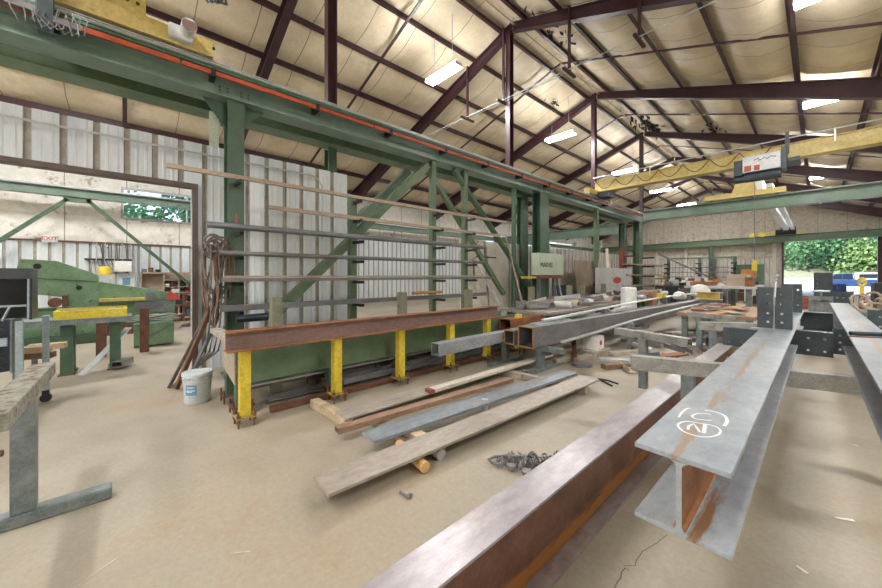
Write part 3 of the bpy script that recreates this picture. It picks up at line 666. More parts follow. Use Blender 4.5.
# bucket
bk = thing('bucket', 'white plastic bucket with lid and blue label, standing by the green bench', 'bucket', (-4.98, .62, 0))
c0 = (-4.98, .62, 0)
MB().lathe(c0, [(.128, 0), (.132, .01), (.140, .25), (.147, .255), (.147, .262), (.141, .266), (.143, .285), (.149, .29), (.149, .298), (.143, .302), (.145, .325)], 28).build('body', 'bucket', bk, smooth=True)
MB().lathe(c0, [(.152, .318), (.156, .32), (.156, .345), (.150, .356), (.138, .358), (.134, .350)], 28).build('lid', 'bucket', bk, smooth=True)
MB().pipe([(c0[0] + .154 * math.cos(a), c0[1] + .154 * math.sin(a), .30 - .06 * math.sin((a + 1.5) / 3.14 * 3.14) * 0 - .07 * math.sin((i / 12) * math.pi)) for i, a in enumerate([-1.5 + 3.0 * k / 12 for k in range(13)])], .004, 6).build('handle', 'gal', bk)
lb = MB(); vs = []
for z in (.11, .23):
    for i in range(9):
        a = -1.05 + .11 * i * 1.0; vs.append((c0[0] + .1405 * math.cos(a), c0[1] + .1405 * math.sin(a), z))
lab = lb.add(vs, [(i, i + 1, i + 10, i + 9) for i in range(8)]).build('label', 'label', bk)
for zz, a0, a1 in ((.20, -.9, -.35), (.165, -.95, -.30), (.15, -.9, -.5)):
    MB().pipe([(c0[0] + .1415 * math.cos(a), c0[1] + .1415 * math.sin(a), zz) for a in [a0 + (a1 - a0) * i / 5 for i in range(6)]], .005, 5).build('label_print', 'white', lab)

# ------------------------------------------------------------------ steel on the floor, middle
def plate(name, a, b, w, t, z, m, label, bev=.002, cat='steel plate', grp=None):
    return tag(MB().bar((a[0], a[1], z + t / 2), (b[0], b[1], z + t / 2), w, t).build(name, m, bevel=bev), label, cat, grp)
F_ = 'steel laid out on the floor'
plate('floor_plate', (-2.18, .93), (-2.055, 4.56), .26, .022, .115, 'steelt', 'wide brown-grey steel plate on timbers, nearest the camera on the floor', grp=F_)
plate('floor_plate', (-2.555, 1.50), (-2.36, 4.62), .22, .028, .115, 'steelb', 'narrow blue-grey steel plate beside the wide one, propped on blocks', grp=F_)
stock('rusty_tube', (-2.93, 1.40, .075), (-2.77, 3.8, .075), 'hollow', .10, .05, 'browntube', 'long rusty brown rectangular tube with open end on the floor', 'steel tube', F_)
plate('floor_plate', (-3.20, 1.57), (-3.22, 4.6), .25, .02, .09, 'steelt', 'wide tan plate lying flat behind the rusty tube', grp=F_)
t = thing('painted_plank', 'dirty white board with a red painted end, lying on the tan plate', 'board', (-3.1, 4, .11))
MB().bar((-3.10, 2.68, .13), (-3.10, 5.4, .13), .11, .04).build('board', 'cream', t, bevel=.003)
MB().bar((-3.10, 2.62, .13), (-3.10, 2.68, .13), .111, .041).build('red_end', 'redrust', t)
stock('thin_rod', (-3.38, 2.75, .02), (-3.36, 4.9, .02), 'bar', .02, .02, 'rustweb', 'thin rusty bar on the floor left of the tan plate', 'steel bar', F_)
tag(MB().bar((-3.88, 1.58, .045), (-3.12, 1.62, .045), .10, .09).build('timber_block', 'wood', bevel=.006), 'pale square timber lying crosswise beside the tan plate end', 'timber', 'timbers under the floor steel')
tag(MB().cyl((-2.42, 1.72, .05), (-1.99, 1.66, .05), .042, 14).build('round_timber', 'woodo', bevel=.004, smooth=True), 'round orange-ended timber sticking out under the wide plate', 'timber', 'timbers under the floor steel')
tag(MB().bar((-2.62, 1.90, .05), (-2.10, 1.92, .05), .11, .10).build('timber_block', 'wood', bevel=.006), 'whitish timber block between the wide plate and the blue-grey plate', 'timber', 'timbers under the floor steel')
tag(MB().cyl((-2.16, 1.88, .045), (-2.06, 1.88, .045), .043, 14).build('steel_slug', 'gal', smooth=True), 'round grey steel slug tucked under the wide plate beside the timber', 'steel slug')
tag(MB().bar((-3.0, 1.85, .025), (-2.42, 1.88, .025), .12, .05).build('timber_block', 'greywood'), 'dark low timber under the ends of the rusty tube and blue-grey plate', 'timber', 'timbers under the floor steel')
tag(MB().bar((-3.40, 4.15, .045), (-1.95, 4.25, .05), .09, .09).build('timber_block', 'greywood'), 'far timber under the other ends of the floor plates', 'timber', 'timbers under the floor steel')
tag(MB().cyl((-2.42, 2.85, 0), (-2.42, 2.85, .16), .035, 12).build('steel_peg', 'gal', smooth=True), 'short round peg standing between the blue-grey and the wide plate', 'peg')
t = thing('bolt', 'dark hex bolt lying alone on the floor', 'bolt', (-1.87, 1.38, 0))
MB().cyl((-1.935, 1.385, .012), (-1.86, 1.40, .012), .011, 10).build('shank', 'darkst', t)
MB().cyl((-1.86, 1.40, .016), (-1.842, 1.404, .016), .021, 6).build('head', 'darkst', t)
# chain
t = thing('chain', 'heap of rusty grey chain with a hook beside the long low beam', 'chain', (-1.5, 2.45, 0))
mb = MB(); rn = random.Random(9)
for i in range(74):
    u = i / 73; x = -1.68 + .50 * u + rn.gauss(0, .045); y = 2.22 + .46 * u + rn.gauss(0, .06)
    mb.torus((x, y, .02 + rn.random() * .04), .024, .007, nrm=(rn.gauss(0, 1), rn.gauss(0, 1), rn.gauss(0, .7)), sx=1.45, n=12, m=6, ang=rn.random() * 3)
mb.build('links', 'tubest', t, smooth=True)
MB().pipe([(-1.50, 2.42, .05), (-1.60, 2.33, .05), (-1.70, 2.24, .045), (-1.76, 2.19, .035), (-1.77, 2.13, .03), (-1.72, 2.11, .03), (-1.66, 2.14, .03)], .011, 10).build('hook', 'tubest', t, smooth=True)
MB().cyl((-1.46, 2.19, .02), (-1.46, 2.19, .05), .034, 14).cyl((-1.58, 2.17, .02), (-1.58, 2.17, .05), .03, 14).build('shackle_pin', 'tubest', t)
for q, (x, y, a, lb) in enumerate([(-2.0, 4.92, .1, 'dark steel tongs lying open on the floor behind the wide plate')]):
    tag(MB().pipe([(x - .12, y + .06, .015), (x, y - .02, .015), (x + .14, y - .12, .015)], .012, 6).pipe([(x - .12, y + .06, .015), (x + .02, y + .08, .015), (x + .16, y + .03, .015)], .012, 6).build('tongs', 'black'), lb, 'tool')

# ------------------------------------------------------------------ long low beam and the two beams on horses
lbm = thing('low_beam', 'deep rusty-sided I-beam standing on the floor across the foreground', 'steel beam', (-.95, 3, 0))
x0, W_, D_ = -.95, .18, .45
MB().box(x0 - W_ / 2, x0 + W_ / 2, -.9, 6.75, D_ - .014, D_).build('top_flange', 'steelp', lbm, bevel=.002)
MB().box(x0 - .005, x0 + .005, -.9, 6.75, .014, D_ - .014).build('web', 'lowweb', lbm)
MB().box(x0 - W_ / 2, x0 + W_ / 2, -.9, 6.75, 0, .014).build('bottom_flange', 'steelp', lbm)
def big_beam(p, q, label, mt='steelb1', W=.225, D=.22, tf=.014, tw=.009):
    p, q = V3(p), V3(q); t = thing('steel_beam', label, 'steel beam', tuple((p + q) / 2))
    up = V3((0, 0, 1))
    MB().bar(p + up * (D - tf / 2), q + up * (D - tf / 2), W, tf).build('top_flange', mt, t, bevel=.002)
    MB().bar(p + up * D / 2, q + up * D / 2, tw, D - 2 * tf).build('web', 'rustor2', t)
    MB().bar(p + up * tf / 2, q + up * tf / 2, W, tf).build('bottom_flange', 'bflange', t, bevel=.002)
    for sx in (-1, 1):
        for zz in (tf + .006, D - tf - .006): MB().bar(p + up * zz + V3((sx * .008, .001, 0)), q + up * zz + V3((sx * .008, 0, 0)), .012, .012).build('fillet', 'rustor2', t)
    e = tw / 2 + .002; c = .015; lo = tf; hi = D - tf
    MB().prof(p - V3((0, .0025, 0)), p, [(-e - c, lo), (e + c, lo), (e + .004, lo + .005), (e, lo + c), (e, hi - c), (e + .004, hi - .005), (e + c, hi), (-e - c, hi), (-e - .004, hi - .005), (-e, hi - c), (-e, lo + c), (-e - .004, lo + .005)]).build('web_end', 'steel', t)
    return t
b1 = big_beam((-.258, 1.122, .78), (-.245, 6.9, .78), 'blue-grey I-beam with white painted marks and circled letter near its end')
b2 = big_beam((.31, .25, .78), (.25, 9.4, .78), 'blue-grey I-beam at the right edge, without painted marks', 'steelb2')
def stroke(pts, w, parent, name='paint_mark', z=1.0012, m='chalk'):
    mb = MB(); P = [V3((a, b, z)) for a, b in pts]; n = len(P); vs = []
    for i, p in enumerate(P):
        d = (P[min(n - 1, i + 1)] - P[max(0, i - 1)]).normalized(); s = V3((-d.y, d.x, 0)) * w / 2; vs += [p - s, p + s]
    return mb.add(vs, [(2 * i, 2 * i + 2, 2 * i + 3, 2 * i + 1) for i in range(n - 1)]).build(name, m, parent)
def smoothpts(p, k=5, closed=False):
    out = []; n = len(p)
    for i in range(n if closed else n - 1):
        g = lambda j: V3((*(p[j % n] if closed else p[max(0, min(n - 1, j))]), 0))
        a, b, c, d = g(i - 1), g(i), g(i + 1), g(i + 2)
        for s in range(k):
            u = s / k; v = .5 * ((2 * b) + (c - a) * u + (2 * a - 5 * b + 4 * c - d) * u * u + (3 * b - a - 3 * c + d) * u ** 3); out.append((v.x, v.y))
    out.append(out[0] if closed else p[-1]); return out
stroke(smoothpts([(-.33, 1.429), (-.333, 1.496), (-.33, 1.545), (-.321, 1.558)]), .007, b1)
stroke(smoothpts([(-.258, 1.544), (-.274, 1.54), (-.294, 1.515), (-.3, 1.477), (-.286, 1.458), (-.264, 1.467), (-.246, 1.482)]), .007, b1)
stroke(smoothpts([(-.282, 1.576), (-.261, 1.583), (-.236, 1.578), (-.22, 1.557), (-.209, 1.511), (-.209, 1.457)]), .010, b1)
stroke(smoothpts([(-.279, 1.42), (-.297, 1.414), (-.312, 1.387), (-.313, 1.349), (-.292, 1.314), (-.265, 1.304), (-.242, 1.309), (-.222, 1.332), (-.21, 1.367), (-.21, 1.403), (-.223, 1.428), (-.242, 1.433), (-.26, 1.427)], closed=True), .007, b1)
stroke([(-.283, 1.336), (-.288, 1.372), (-.281, 1.405), (-.268, 1.378), (-.253, 1.344), (-.244, 1.350)], .008, b1); stroke([(-.243, 1.344), (-.254, 1.426)], .011, b1)
def horse(xa, xb, ya, yb, zt, legs, label, th=.09, tw=.10, foot=.55, m='horse'):
    """steel saw horse: worn top tube, legs, feet along y"""
    t = thing('steel_sawhorse', label, 'sawhorse', ((xa + xb) / 2, (ya + yb) / 2, 0), 'steel sawhorses')
    MB().hollow((xa, ya, zt - th), (xb, yb, zt - th), tw, th, .008).build('top_tube', 'horsetop', t, bevel=.003)
    for lx in legs:
        ly = ya + (yb - ya) * (lx - xa) / (xb - xa)
        MB().bar((lx, ly, .06), (lx, ly, zt - th), .09, .09, up=(1, 0, 0)).build('leg', m, t, bevel=.003)
        if foot: MB().bar((lx, ly - foot / 2, .03), (lx, ly + foot / 2, .03), .08, .06).build('foot', m, t, bevel=.003)
    return t
horse(-1.86, -.98, 4.95, 4.72, .78, (-1.50,), 'steel sawhorse just right of the big open square tube, partly behind another sawhorse', foot=.0)
horse(-1.14, .62, 3.36, 4.0, .779, (-.74, .5), 'worn steel sawhorse under the two blue-grey beams, nearest the camera', th=.12, foot=.0)
horse(-1.72, -.95, 8.15, 7.9, .78, (-1.53,), 'steel sawhorse further back with rusty scrap on top', foot=.0)
horse(-.62, .62, 6.35, 6.45, .779, (-.4, .5), 'dark steel sawhorse under the far ends of the blue-grey beams', foot=.3)

# ------------------------------------------------------------------ plates with bolt holes
def holed(w, h, holes, t=.012, r=.011):
    cu = bpy.data.curves.new('pl', 'CURVE'); cu.dimensions = '2D'; cu.fill_mode = 'BOTH'; cu.extrude = t / 2
    def sp(pts):
        s = cu.splines.new('POLY'); s.points.add(len(pts) - 1); s.use_cyclic_u = True
        for p, q in zip(s.points, pts): p.co = (*q, 0, 1)
    sp([(-w / 2, 0), (w / 2, 0), (w / 2, h), (-w / 2, h)])
    for (a, b) in holes: sp([(a + r * math.cos(6.283 * i / 12), b + r * math.sin(6.283 * i / 12)) for i in range(12)])
    o = bpy.data.objects.new('pl', cu); COL.objects.link(o); bpy.context.view_layer.update()
    me = bpy.data.meshes.new_from_object(o.evaluated_get(bpy.context.evaluated_depsgraph_get())); bpy.data.objects.remove(o)
    return me
def holed_obj(name, w, h, holes, pos, m, parent=None, xdir=(1, 0, 0), updir=(0, 0, 1), t=.012, r=.011):
    me = holed(w, h, holes, t, r); x = V3(xdir).normalized(); u = V3(updir).normalized(); n = x.cross(u)
    mt = Matrix((x, u, n)).transposed().to_4x4()
    if parent is not None: mt.translation = V3(pos) - LOC[parent.name]
    me.transform(mt); me.materials.clear(); me.materials.append(M[m]); me.name = name
    o = bpy.data.objects.new(name, me); COL.objects.link(o)
    if parent is not None: o.parent = parent; LOC[o.name] = LOC[parent.name]
    else: o.location = pos; LOC[o.name] = V3(pos)
    return o
g8 = [(a, b) for a in (-.045, .05) for b in (.06, .14, .23, .32)]
p1 = thing('angle_bracket', 'tall dark slate bracket with two columns of bolt holes standing on the marked beam', 'bracket', (-.275, 4.47, 1.0), 'drilled brackets')
holed_obj('face_plate', .235, .385, g8, (-.275, 4.47, 1.0), 'slate', p1, t=.014)
holed_obj('side_plate', .12, .385, [(0, .1), (0, .25)], (-.164, 4.54, 1.0), 'slate', p1, xdir=(0, 1, 0), t=.012)
p2 = thing('angle_bracket', 'second slate bracket with bolt holes, standing on the marked beam behind the tall one', 'bracket', (-.23, 6.6, 1.0), 'drilled brackets')
holed_obj('face_plate', .20, .38, [(a, b) for a in (-.06, .06) for b in (.10, .2, .3)], (-.24, 6.6, 1.0), 'slate', p2)
tag(MB().pipe([(-.268, 4.30, 1.0), (-.268, 4.36, 1.30), (-.262, 4.40, 1.44), (-.255, 4.40, 1.48), (-.25, 4.38, 1.50), (-.24, 4.37, 1.49)], .008, 8).build('hooked_rod', 'gal', smooth=True), 'thin pale hooked rod leaning against the tall slate bracket', 'rod')
p3 = thing('angle_bracket', 'wide slate angle with six bolt holes hanging between the two blue-grey beams', 'bracket', (-.06, 5.0, .66), 'drilled brackets')
holed_obj('face_plate', .35, .235, [(a, b) for a in (-.11, .01, .12) for b in (.05, .17)], (-.075, 5.0, .705), 'slate', p3)
MB().box(-.25, .10, 5.0, 5.1, .928, .94).build('ledge', 'slate', p3)
p4 = thing('cross_beam', 'narrow drilled slate plate under the right-hand beam, behind the wide angle', 'steel beam', (.2, 5.3, .66), 'drilled brackets')
holed_obj('face_plate', .20, .26, [(-.05, .05), (-.05, .12), (-.05, .19)], (.20, 5.3, .70), 'slate', p4)
MB().box(.10, .30, 5.3, 5.45, .92, .93).build('flange', 'darkst', p4)
p5 = thing('cross_beam', 'dark rusty stub beam across the gap, furthest between the blue-grey beams', 'steel beam', (.0, 7.1, .8))
MB().ibeam((-.17, 7.1, .72), (.14, 7.1, .72), .15, .26, .012, .01).build('beam', 'slate', p5)
p6 = thing('drilled_channel', 'slate channel stub with bolt holes left of the marked beam', 'steel channel', (-.63, 5.5, .60), 'drilled brackets')
holed_obj('face_plate', .32, .22, [(-.10, .05), (-.10, .15), (.02, .05)], (-.64, 5.5, .63), 'slate', p6)
MB().box(-.80, -.48, 5.5, 5.62, .838, .85).build('flange', 'slate', p6)
stock('round_bar', (.18, 4.42, 1.018), (.52, 4.62, 1.018), 'round', .017, 0, 'navy', 'dark blue round bar lying across the right-hand beam', 'round bar')
stock('flat_strap', (.16, 4.32, 1.004), (.40, 4.44, 1.004), 'bar', .03, .007, 'rustweb', 'thin rusty strap lying beside the dark bar on the right-hand beam', 'strap')

MB().box(-5.849, -5.846, 1.17, 1.23, 2.24, 2.27).box(-5.849, -5.846, 1.19, 1.215, 2.27, 2.42).build('orange_mark', 'orange', bpy.data.objects['green_column'])
# ------------------------------------------------------------------ near left: sawhorse with plank, black bin cart
t = thing('plank_sawhorse', 'blue-grey steel stand with a speckled plank top at the left edge', 'sawhorse', (-3.24, -.45, 0))
MB().bar((-2.55, -.47, .815), (-3.80, -.45, .815), .12, .09).build('top_plank', 'plank', t, bevel=.006)
MB().bar((-3.24, -.46, .08), (-3.24, -.46, .77), .10, .10, up=(1, 0, 0)).build('leg', 'horse', t, bevel=.004)
MB().bar((-3.24, -1.5, .04), (-3.24, -.075, .04), .10, .08).build('foot', 'horse', t, bevel=.012)
MB().cyl((-3.24, -.56, .45), (-3.24, -.54, .45), .02, 8).build('bolt_head', 'rustweb', t)
t = thing('bin_cart', 'pale blue-grey steel cart with diamond plate box and black hooded bin', 'cart', (-5.9, -1.4, 0))
for (x, y) in ((-5.62, -.83), (-6.16, -.71), (-5.62, -2.3), (-6.16, -2.3)):
    lg = MB().bar((x, y, .14), (x, y, 1.02), .055, .055, up=(1, 0, 0)).build('leg', 'bluegrey', t, bevel=.003)
    MB().cyl((x - .02, y, .05), (x + .02, y, .05), .05, 12).box(x - .03, x + .03, y - .03, y + .03, .08, .14).build('caster', 'black', lg)
MB().box(-5.58, -5.53, -2.35, -.9, .78, .86).build('rail', 'bluegrey', t)
MB().box(-6.12, -5.66, -2.3, -.90, .50, 1.02).build('box', 'navy', t)
dm = MB()
for i in range(17):
    for j in range(10):
        y = -2.2 + i * .078; z = .54 + j * .05; s = .016 if (i + j) % 2 else -.016
        dm.bar((-5.656, y - .018, z - s), (-5.656, y + .018, z + s), .006, .006)
dm.build('tread_pattern', 'slate', t)
MB().box(-6.12, -5.66, -.90, -.885, .48, 1.03).build('end_panel', 'horse', t)
hd = MB()
hd.poly([(a, -2.4, b) for a, b in [(-5.60, 1.46), (-5.64, 1.57), (-5.88, 1.57), (-5.93, 1.03), (-5.89, 1.03), (-5.85, 1.53), (-5.66, 1.53), (-5.63, 1.45)]], (0, 1.64, 0))
h = hd.build('hood', 'black', t)
MB().poly([(-5.59, -.76, 1.03), (-5.60, -.76, 1.46), (-5.64, -.76, 1.57), (-5.88, -.76, 1.57), (-5.93, -.76, 1.03)], (0, .02, 0)).build('hood_side', 'navy', t)
MB().box(-5.60, -5.58, -2.4, -.78, 1.17, 1.19).build('hood_rim', 'bluegrey', t)
MB().poly([(-5.585, -.775, 1.05), (-5.595, -.775, 1.46), (-5.60, -.76, 1.46), (-5.59, -.76, 1.05)], (-.02, 0, 0)).build('rim_side', 'bluegrey', t)
MB().bar((-5.60, -.94, 1.03), (-5.66, -.90, 1.17), .015, .015).build('stay', 'bluegrey', t)
for k, (x0, y0, x1, y1, z, lb) in enumerate([(-6.30, -1.0, -6.20, -.68, .62, 'upper pale timber sticking out to the right of the bin cart'), (-6.40, -1.0, -6.30, -.66, .53, 'lower dark timber sticking out to the right of the bin cart'), (-6.6, -.9, -6.55, -.58, .60, 'short timber end behind the two by the bin cart')]):
    t = thing('timber_offcut', lb, 'timber', ((x0 + x1) / 2, (y0 + y1) / 2, 0), 'timbers by the bin cart')
    MB().bar((x0, y0, z), (x1, y1, z), .12, .07).build('timber', 'wood' if k != 1 else 'woodd', t, bevel=.004)
    MB().bar((x0 + .02, y0 + .05, 0), (x0 + .02, y0 + .05, z - .035), .05, .05, up=(1, 0, 0)).build('support', 'darkst', t)

# ------------------------------------------------------------------ left bay: table, machines, shelves
t = thing('work_table', 'grey-topped table with green square legs in the left bay', 'table', (-7.65, -.45, 0))
MB().box(-8.0, -7.45, -1.5, .06, .76, .84).build('table_top', 'horse', t)
for (x, y) in ((-7.62, -.67), (-7.95, -.67), (-7.62, -.14), (-7.95, -.14)):
    lg = MB().bar((x, y, .02), (x, y, .76), .13, .13, up=(1, 0, 0)).build('leg', 'green', t)
    MB().box(x - .09, x + .09, y - .09, y + .09, 0, .02).build('foot_plate', 'rustweb', lg)
t = thing('yellow_tray', 'yellow steel tray of offcuts on the grey-topped table', 'tray', (-7.75, -.38, .84))
MB().box(-7.60, -7.55, -.80, 0, .84, .96).box(-7.95, -7.9, -.80, 0, .84, .98).box(-7.9, -7.6, -.80, -.75, .84, .96).box(-7.9, -7.6, -.05, 0, .84, .96).box(-7.9, -7.6, -.75, -.05, .84, .855).build('tray_box', 'yellow', t)
for q in range(5): MB().bar((-7.86 + .055 * q, -.74, .93 + .008 * q), (-7.84 + .05 * q, -.08, .94), .04, .03).build('offcut', 'steelt' if q % 2 else 'greywood', t)
stock('leaning_flat', (-7.3, -.5, .02), (-7.95, .02, .60), 'bar', .10, .015, 'alu', 'pale flat bar leaning under the grey-topped table', 'steel bar')
stock('channel_offcut', (-7.4, -.12, .05), (-7.7, .02, .05), 'hollow', .14, .09, 'tubest', 'small open channel piece at the foot of the table', 'channel')
for k, y in enumerate((-.35, .25)):
    tag(MB().bar((-8.9, y, 0), (-8.9, y, .85), .14, .14, up=(1, 0, 0)).build('brown_post', 'rustweb'), f'brown square post behind the grey-topped table, {["left","right"][k]} one', 'post')
# ironworker
t = thing('ironworker_machine', 'large green punching machine with a sloping top behind the table', 'machine', (-11.1, -1.1, 0))
MB().poly([(-10.95, -1.95, .2), (-10.95, -.50, .2), (-10.95, -.48, 1.48), (-10.95, -.60, 1.56), (-10.95, -1.12, 1.80), (-10.95, -1.62, 1.83), (-10.95, -1.66, 1.60), (-10.95, -1.62, 1.10), (-10.95, -1.30, 1.08), (-10.95, -1.02, 1.02), (-10.95, -1.02, .74), (-10.95, -1.95, .74)], (-.30, 0, 0)).build('frame', 'machgreen', t)
MB().box(-11.2, -10.9, -1.9, -1.0, .74, .80).build('work_table', 'green', t)
MB().poly([(-10.94, -1.62, 1.46), (-10.94, -.49, 1.36), (-10.94, -.49, 1.34), (-10.94, -1.62, 1.44)], (.02, 0, 0)).build('seam', 'green', t)
MB().box(-10.92, -10.9, -1.35, -.95, 1.22, 1.34).build('name_plate', 'cream', t) if False else None
MB().cyl((-10.95, -.78, 1.22), (-10.94, -.78, 1.22), .05, 14).build('oil_hole', 'black', t); MB().cyl((-10.95, -1.38, 1.68), (-10.94, -1.38, 1.68), .06, 12).build('oil_hole', 'black', t)
MB().cyl((-11.0, -1.12, .92), (-10.75, -1.12, .92), .10, 14).box(-10.98, -10.8, -1.02, -.93, .84, 1.06).build('punch_head', 'rustweb', t)
MB().box(-11.3, -10.8, -2.0, -.4, 0, .2).build('base', 'green', t)
t = thing('shear_machine', 'lower green machine right of the large punching machine', 'machine', (-12, 0, 0))
MB().poly([(-12, -.62, .25), (-12, .95, .25), (-12, 1.0, .85), (-12, .7, 1.06), (-12, -.62, 1.36)], (-.35, 0, 0)).build('frame', 'machgreen', t)
MB().box(-11.99, -11.8, -.60, .42, .84, .92).build('blade_guard', 'craneyel', t)
MB().box(-12.3, -11.8, -.6, .9, 0, .25).build('base', 'rustweb', t)
MB().poly([(-11.98, .80, .82), (-11.98, 1.12, .82), (-11.98, .86, 1.08)], (.03, 0, 0)).build('guard', 'red', t)
MB().box(-11.85, -11.65, .15, .9, .55, .80).cyl((-11.8, .45, .95), (-11.6, .45, .95), .12, 12).build('motor', 'darkst', t)
t = thing('tool_cabinet', 'green steel box on the floor right of the table', 'cabinet', (-9.6, .45, 0))
MB().box(-9.85, -9.4, .1, .75, .04, .48).build('box', 'machgreen', t)
MB().bar((-9.38, .2, .12), (-9.38, .7, .44), .02, .02).build('strap', 'darkst', t)
rn = random.Random(31)
t = thing('scrap_heap', 'heap of pale metal offcuts on top of the green steel box', 'scrap', (-9.6, .4, .48))
for q in range(14):
    x, y = -9.62 + rn.uniform(-.15, .15), .42 + rn.uniform(-.3, .3); a = rn.uniform(-.4, .9); z = .50 + .012 * q
    MB().bar((x - .12 * math.sin(a), y - .2 * math.cos(a), z), (x + .12 * math.sin(a), y + .2 * math.cos(a), z + rn.uniform(-.01, .06)), .06, .01).build('offcut', 'silver' if q % 3 else 'steelt', t)
# shelves at the far left wall
t = thing('shelf_unit', 'brown shelf unit with cubbyholes against the far left wall', 'shelf', (-15.9, 1.2, 0))
MB().box(-16.35, -15.9, .35, 1.0, 1.55, 1.6).box(-16.35, -16.3, .35, 2.3, .1, 1.6).box(-16.35, -15.9, .35, .38, 0, 1.6).box(-16.35, -15.9, .97, 1.0, 0, 1.6).box(-16.35, -15.9, 1.4, 1.43, 0, 1.5).box(-16.35, -15.9, 1.85, 1.88, 0, 1.45).box(-16.35, -15.9, 2.3, 2.33, 0, 1.42).build('carcass', 'tan', t)
for zz in (.35, .75, 1.05, 1.3):
    MB().box(-16.3, -15.9, 1.0, 2.3, zz, zz + .025).build('shelf_board', 'tan', t)
for zz in (.4, .9): MB().box(-16.3, -15.9, .38, .97, zz, zz + .03).build('shelf_board', 'tan', t)
rn = random.Random(5); 
CC = ['red', 'darkst', 'yellow', 'cream', 'rustweb', 'slate', 'crate', 'white', 'silver']
q = 0
for zz in (.375, .775, 1.075):
    for y in (1.08, 1.24, 1.52, 1.70, 1.98, 2.14):
        w_ = rn.uniform(.05, .07); h_ = rn.uniform(.1, .2); m = CC[q % 9]
        cn = {'red': 'red', 'darkst': 'dark grey', 'yellow': 'yellow', 'cream': 'cream', 'rustweb': 'brown', 'slate': 'slate', 'crate': 'tan', 'white': 'white', 'silver': 'silver'}[m]
        tag(MB().box(-16.2, -16.0, y - w_, y + w_, zz, zz + h_).build('parts_box', m, bevel=.004), f'{cn} box on the {["low", "middle", "upper"][[.375, .775, 1.075].index(zz)]} board of the brown shelf unit, {ORD[(q % 6)]} from the left', 'box', 'boxes on the brown shelf unit'); q += 1
for k, (y, h_, m, cn) in enumerate([(.45, .12, 'darkst', 'dark'), (.62, .16, 'rustweb', 'brown'), (.82, .1, 'black', 'black')]):
    tag(MB().box(-16.2, -15.95, y - .07, y + .07, 1.6, 1.6 + h_).build('parts_box', m, bevel=.004), f'small {cn} box on top of the brown shelf unit', 'box', 'boxes on top of the shelf unit')
t = thing('steel_rack', 'low dark steel stand with bars and boxes in front of the shelf unit', 'stand', (-13.9, 1.3, 0))
for y in (.85, 1.35, 1.85, 2.3):
    MB().bar((-13.9, y, 0), (-13.9, y, .92), .06, .06, up=(1, 0, 0)).bar((-14.4, y, 0), (-14.4, y, .92), .06, .06, up=(1, 0, 0)).build('leg', 'rustweb', t)
for zz in (.15, .5, .88): MB().box(-14.45, -13.85, .8, 2.35, zz, zz + .04).build('shelf_board', 'rustweb', t)
for k, (y, z, h_, m) in enumerate([(1.0, .54, .25, 'darkst'), (1.25, .54, .2, 'slate'), (1.6, .54, .28, 'black'), (2.05, .54, .24, 'darkst'), (1.1, .19, .2, 'rustweb'), (1.55, .19, .18, 'darkst'), (2.0, .19, .25, 'black'), (1.15, .92, .12, 'silver'), (1.7, .92, .15, 'redrust'), (2.1, .92, .2, 'cream')]):
    tag(MB().box(-14.3, -13.95, y - .1, y + .1, z, z + h_).build('parts_crate', m, bevel=.005), f'crate on the low dark stand by the shelf unit, {["middle","middle","middle","middle","bottom","bottom","bottom","top","top","top"][k]} board, {ORD[[0,1,2,3,0,1,2,0,1,2][k]]} from the left', 'crate', 'crates on the low stand')
t = thing('metal_stool', 'brown round-based stand on the floor before the shelf unit', 'stand', (-12.6, 1.45, 0))
MB().lathe((-12.6, 1.45, 0), [(.28, 0), (.28, .03), (.05, .10), (.04, .62), (.22, .64), (.22, .70), (.02, .71)], 18).build('pedestal', 'rustweb', t, smooth=True)
t = thing('wall_cabinet', 'small white wall box above the green machine', 'cabinet', (-16.2, -.1, 1.6))
MB().box(-16.55, -16.2, -.32, .12, 1.62, 1.98).build('box', 'white', t); MB().box(-16.2, -16.19, -.25, .05, 1.66, 1.94).build('door', 'white', t)
t = thing('notice_board', 'pale panel with a small blue notice below the white wall box', 'panel', (-16.4, .0, .9))
MB().box(-16.5, -16.46, -.22, .2, .95, 1.55).build('board', 'corr', t); MB().box(-16.46, -16.45, -.12, .08, 1.15, 1.4).build('notice', 'label', t)
t = thing('control_box', 'grey control box standing behind the green machine', 'box', (-13, -.7, 0)); MB().box(-13.2, -12.95, -.72, -.25, .9, 1.5).build('box', 'silver', t); MB().box(-13.1, -13.0, -.55, -.42, 0, .9).build('stand', 'rustweb', t)
tag(MB().lathe((-15.2, -.52, 1.45), [(.10, 0), (.17, .05), (.17, .25), (.12, .32), (.05, .34)], 16).build('hard_hat_stack', 'yellow', smooth=True), 'yellow rounded object hung on the far left wall below the hoses', 'hanging object')
t = thing('hose_rack', 'dark wall bar with many hoses and cables hanging on the far left wall', 'hose rack', (-16.45, -.4, 2.0))
MB().box(-16.5, -16.42, -1.05, .12, 2.0, 2.06).build('bar', 'black', t)
rn = random.Random(8)
for q in range(14):
    y = -.85 + q * .07; lo = rn.uniform(1.35, 1.8)
    MB().pipe([(-16.40, y, 2.5 + rn.uniform(-.1, .1)), (-16.33, y + .1, 2.6), (-16.36, y + .12 + rn.uniform(-.05, .05), 2.1), (-16.33, y + rn.uniform(0, .15), lo), (-16.36, y - .04, 2.0)], .014, 6).build('hose', 'hose' if q % 3 else 'gal', t)
t = thing('exit_sign', 'white exit sign with red letters on the far left wall', 'sign', (-16.4, -1.81, 2.53))
MB().box(-16.5, -16.38, -1.98, -1.64, 2.54, 2.76).build('plate', 'white', t, bevel=.02)
text('EXIT', .17, 'lettering', 'red', t, (-16.37, -1.81, 2.65), (0, 1, 0), (0, 0, 1))
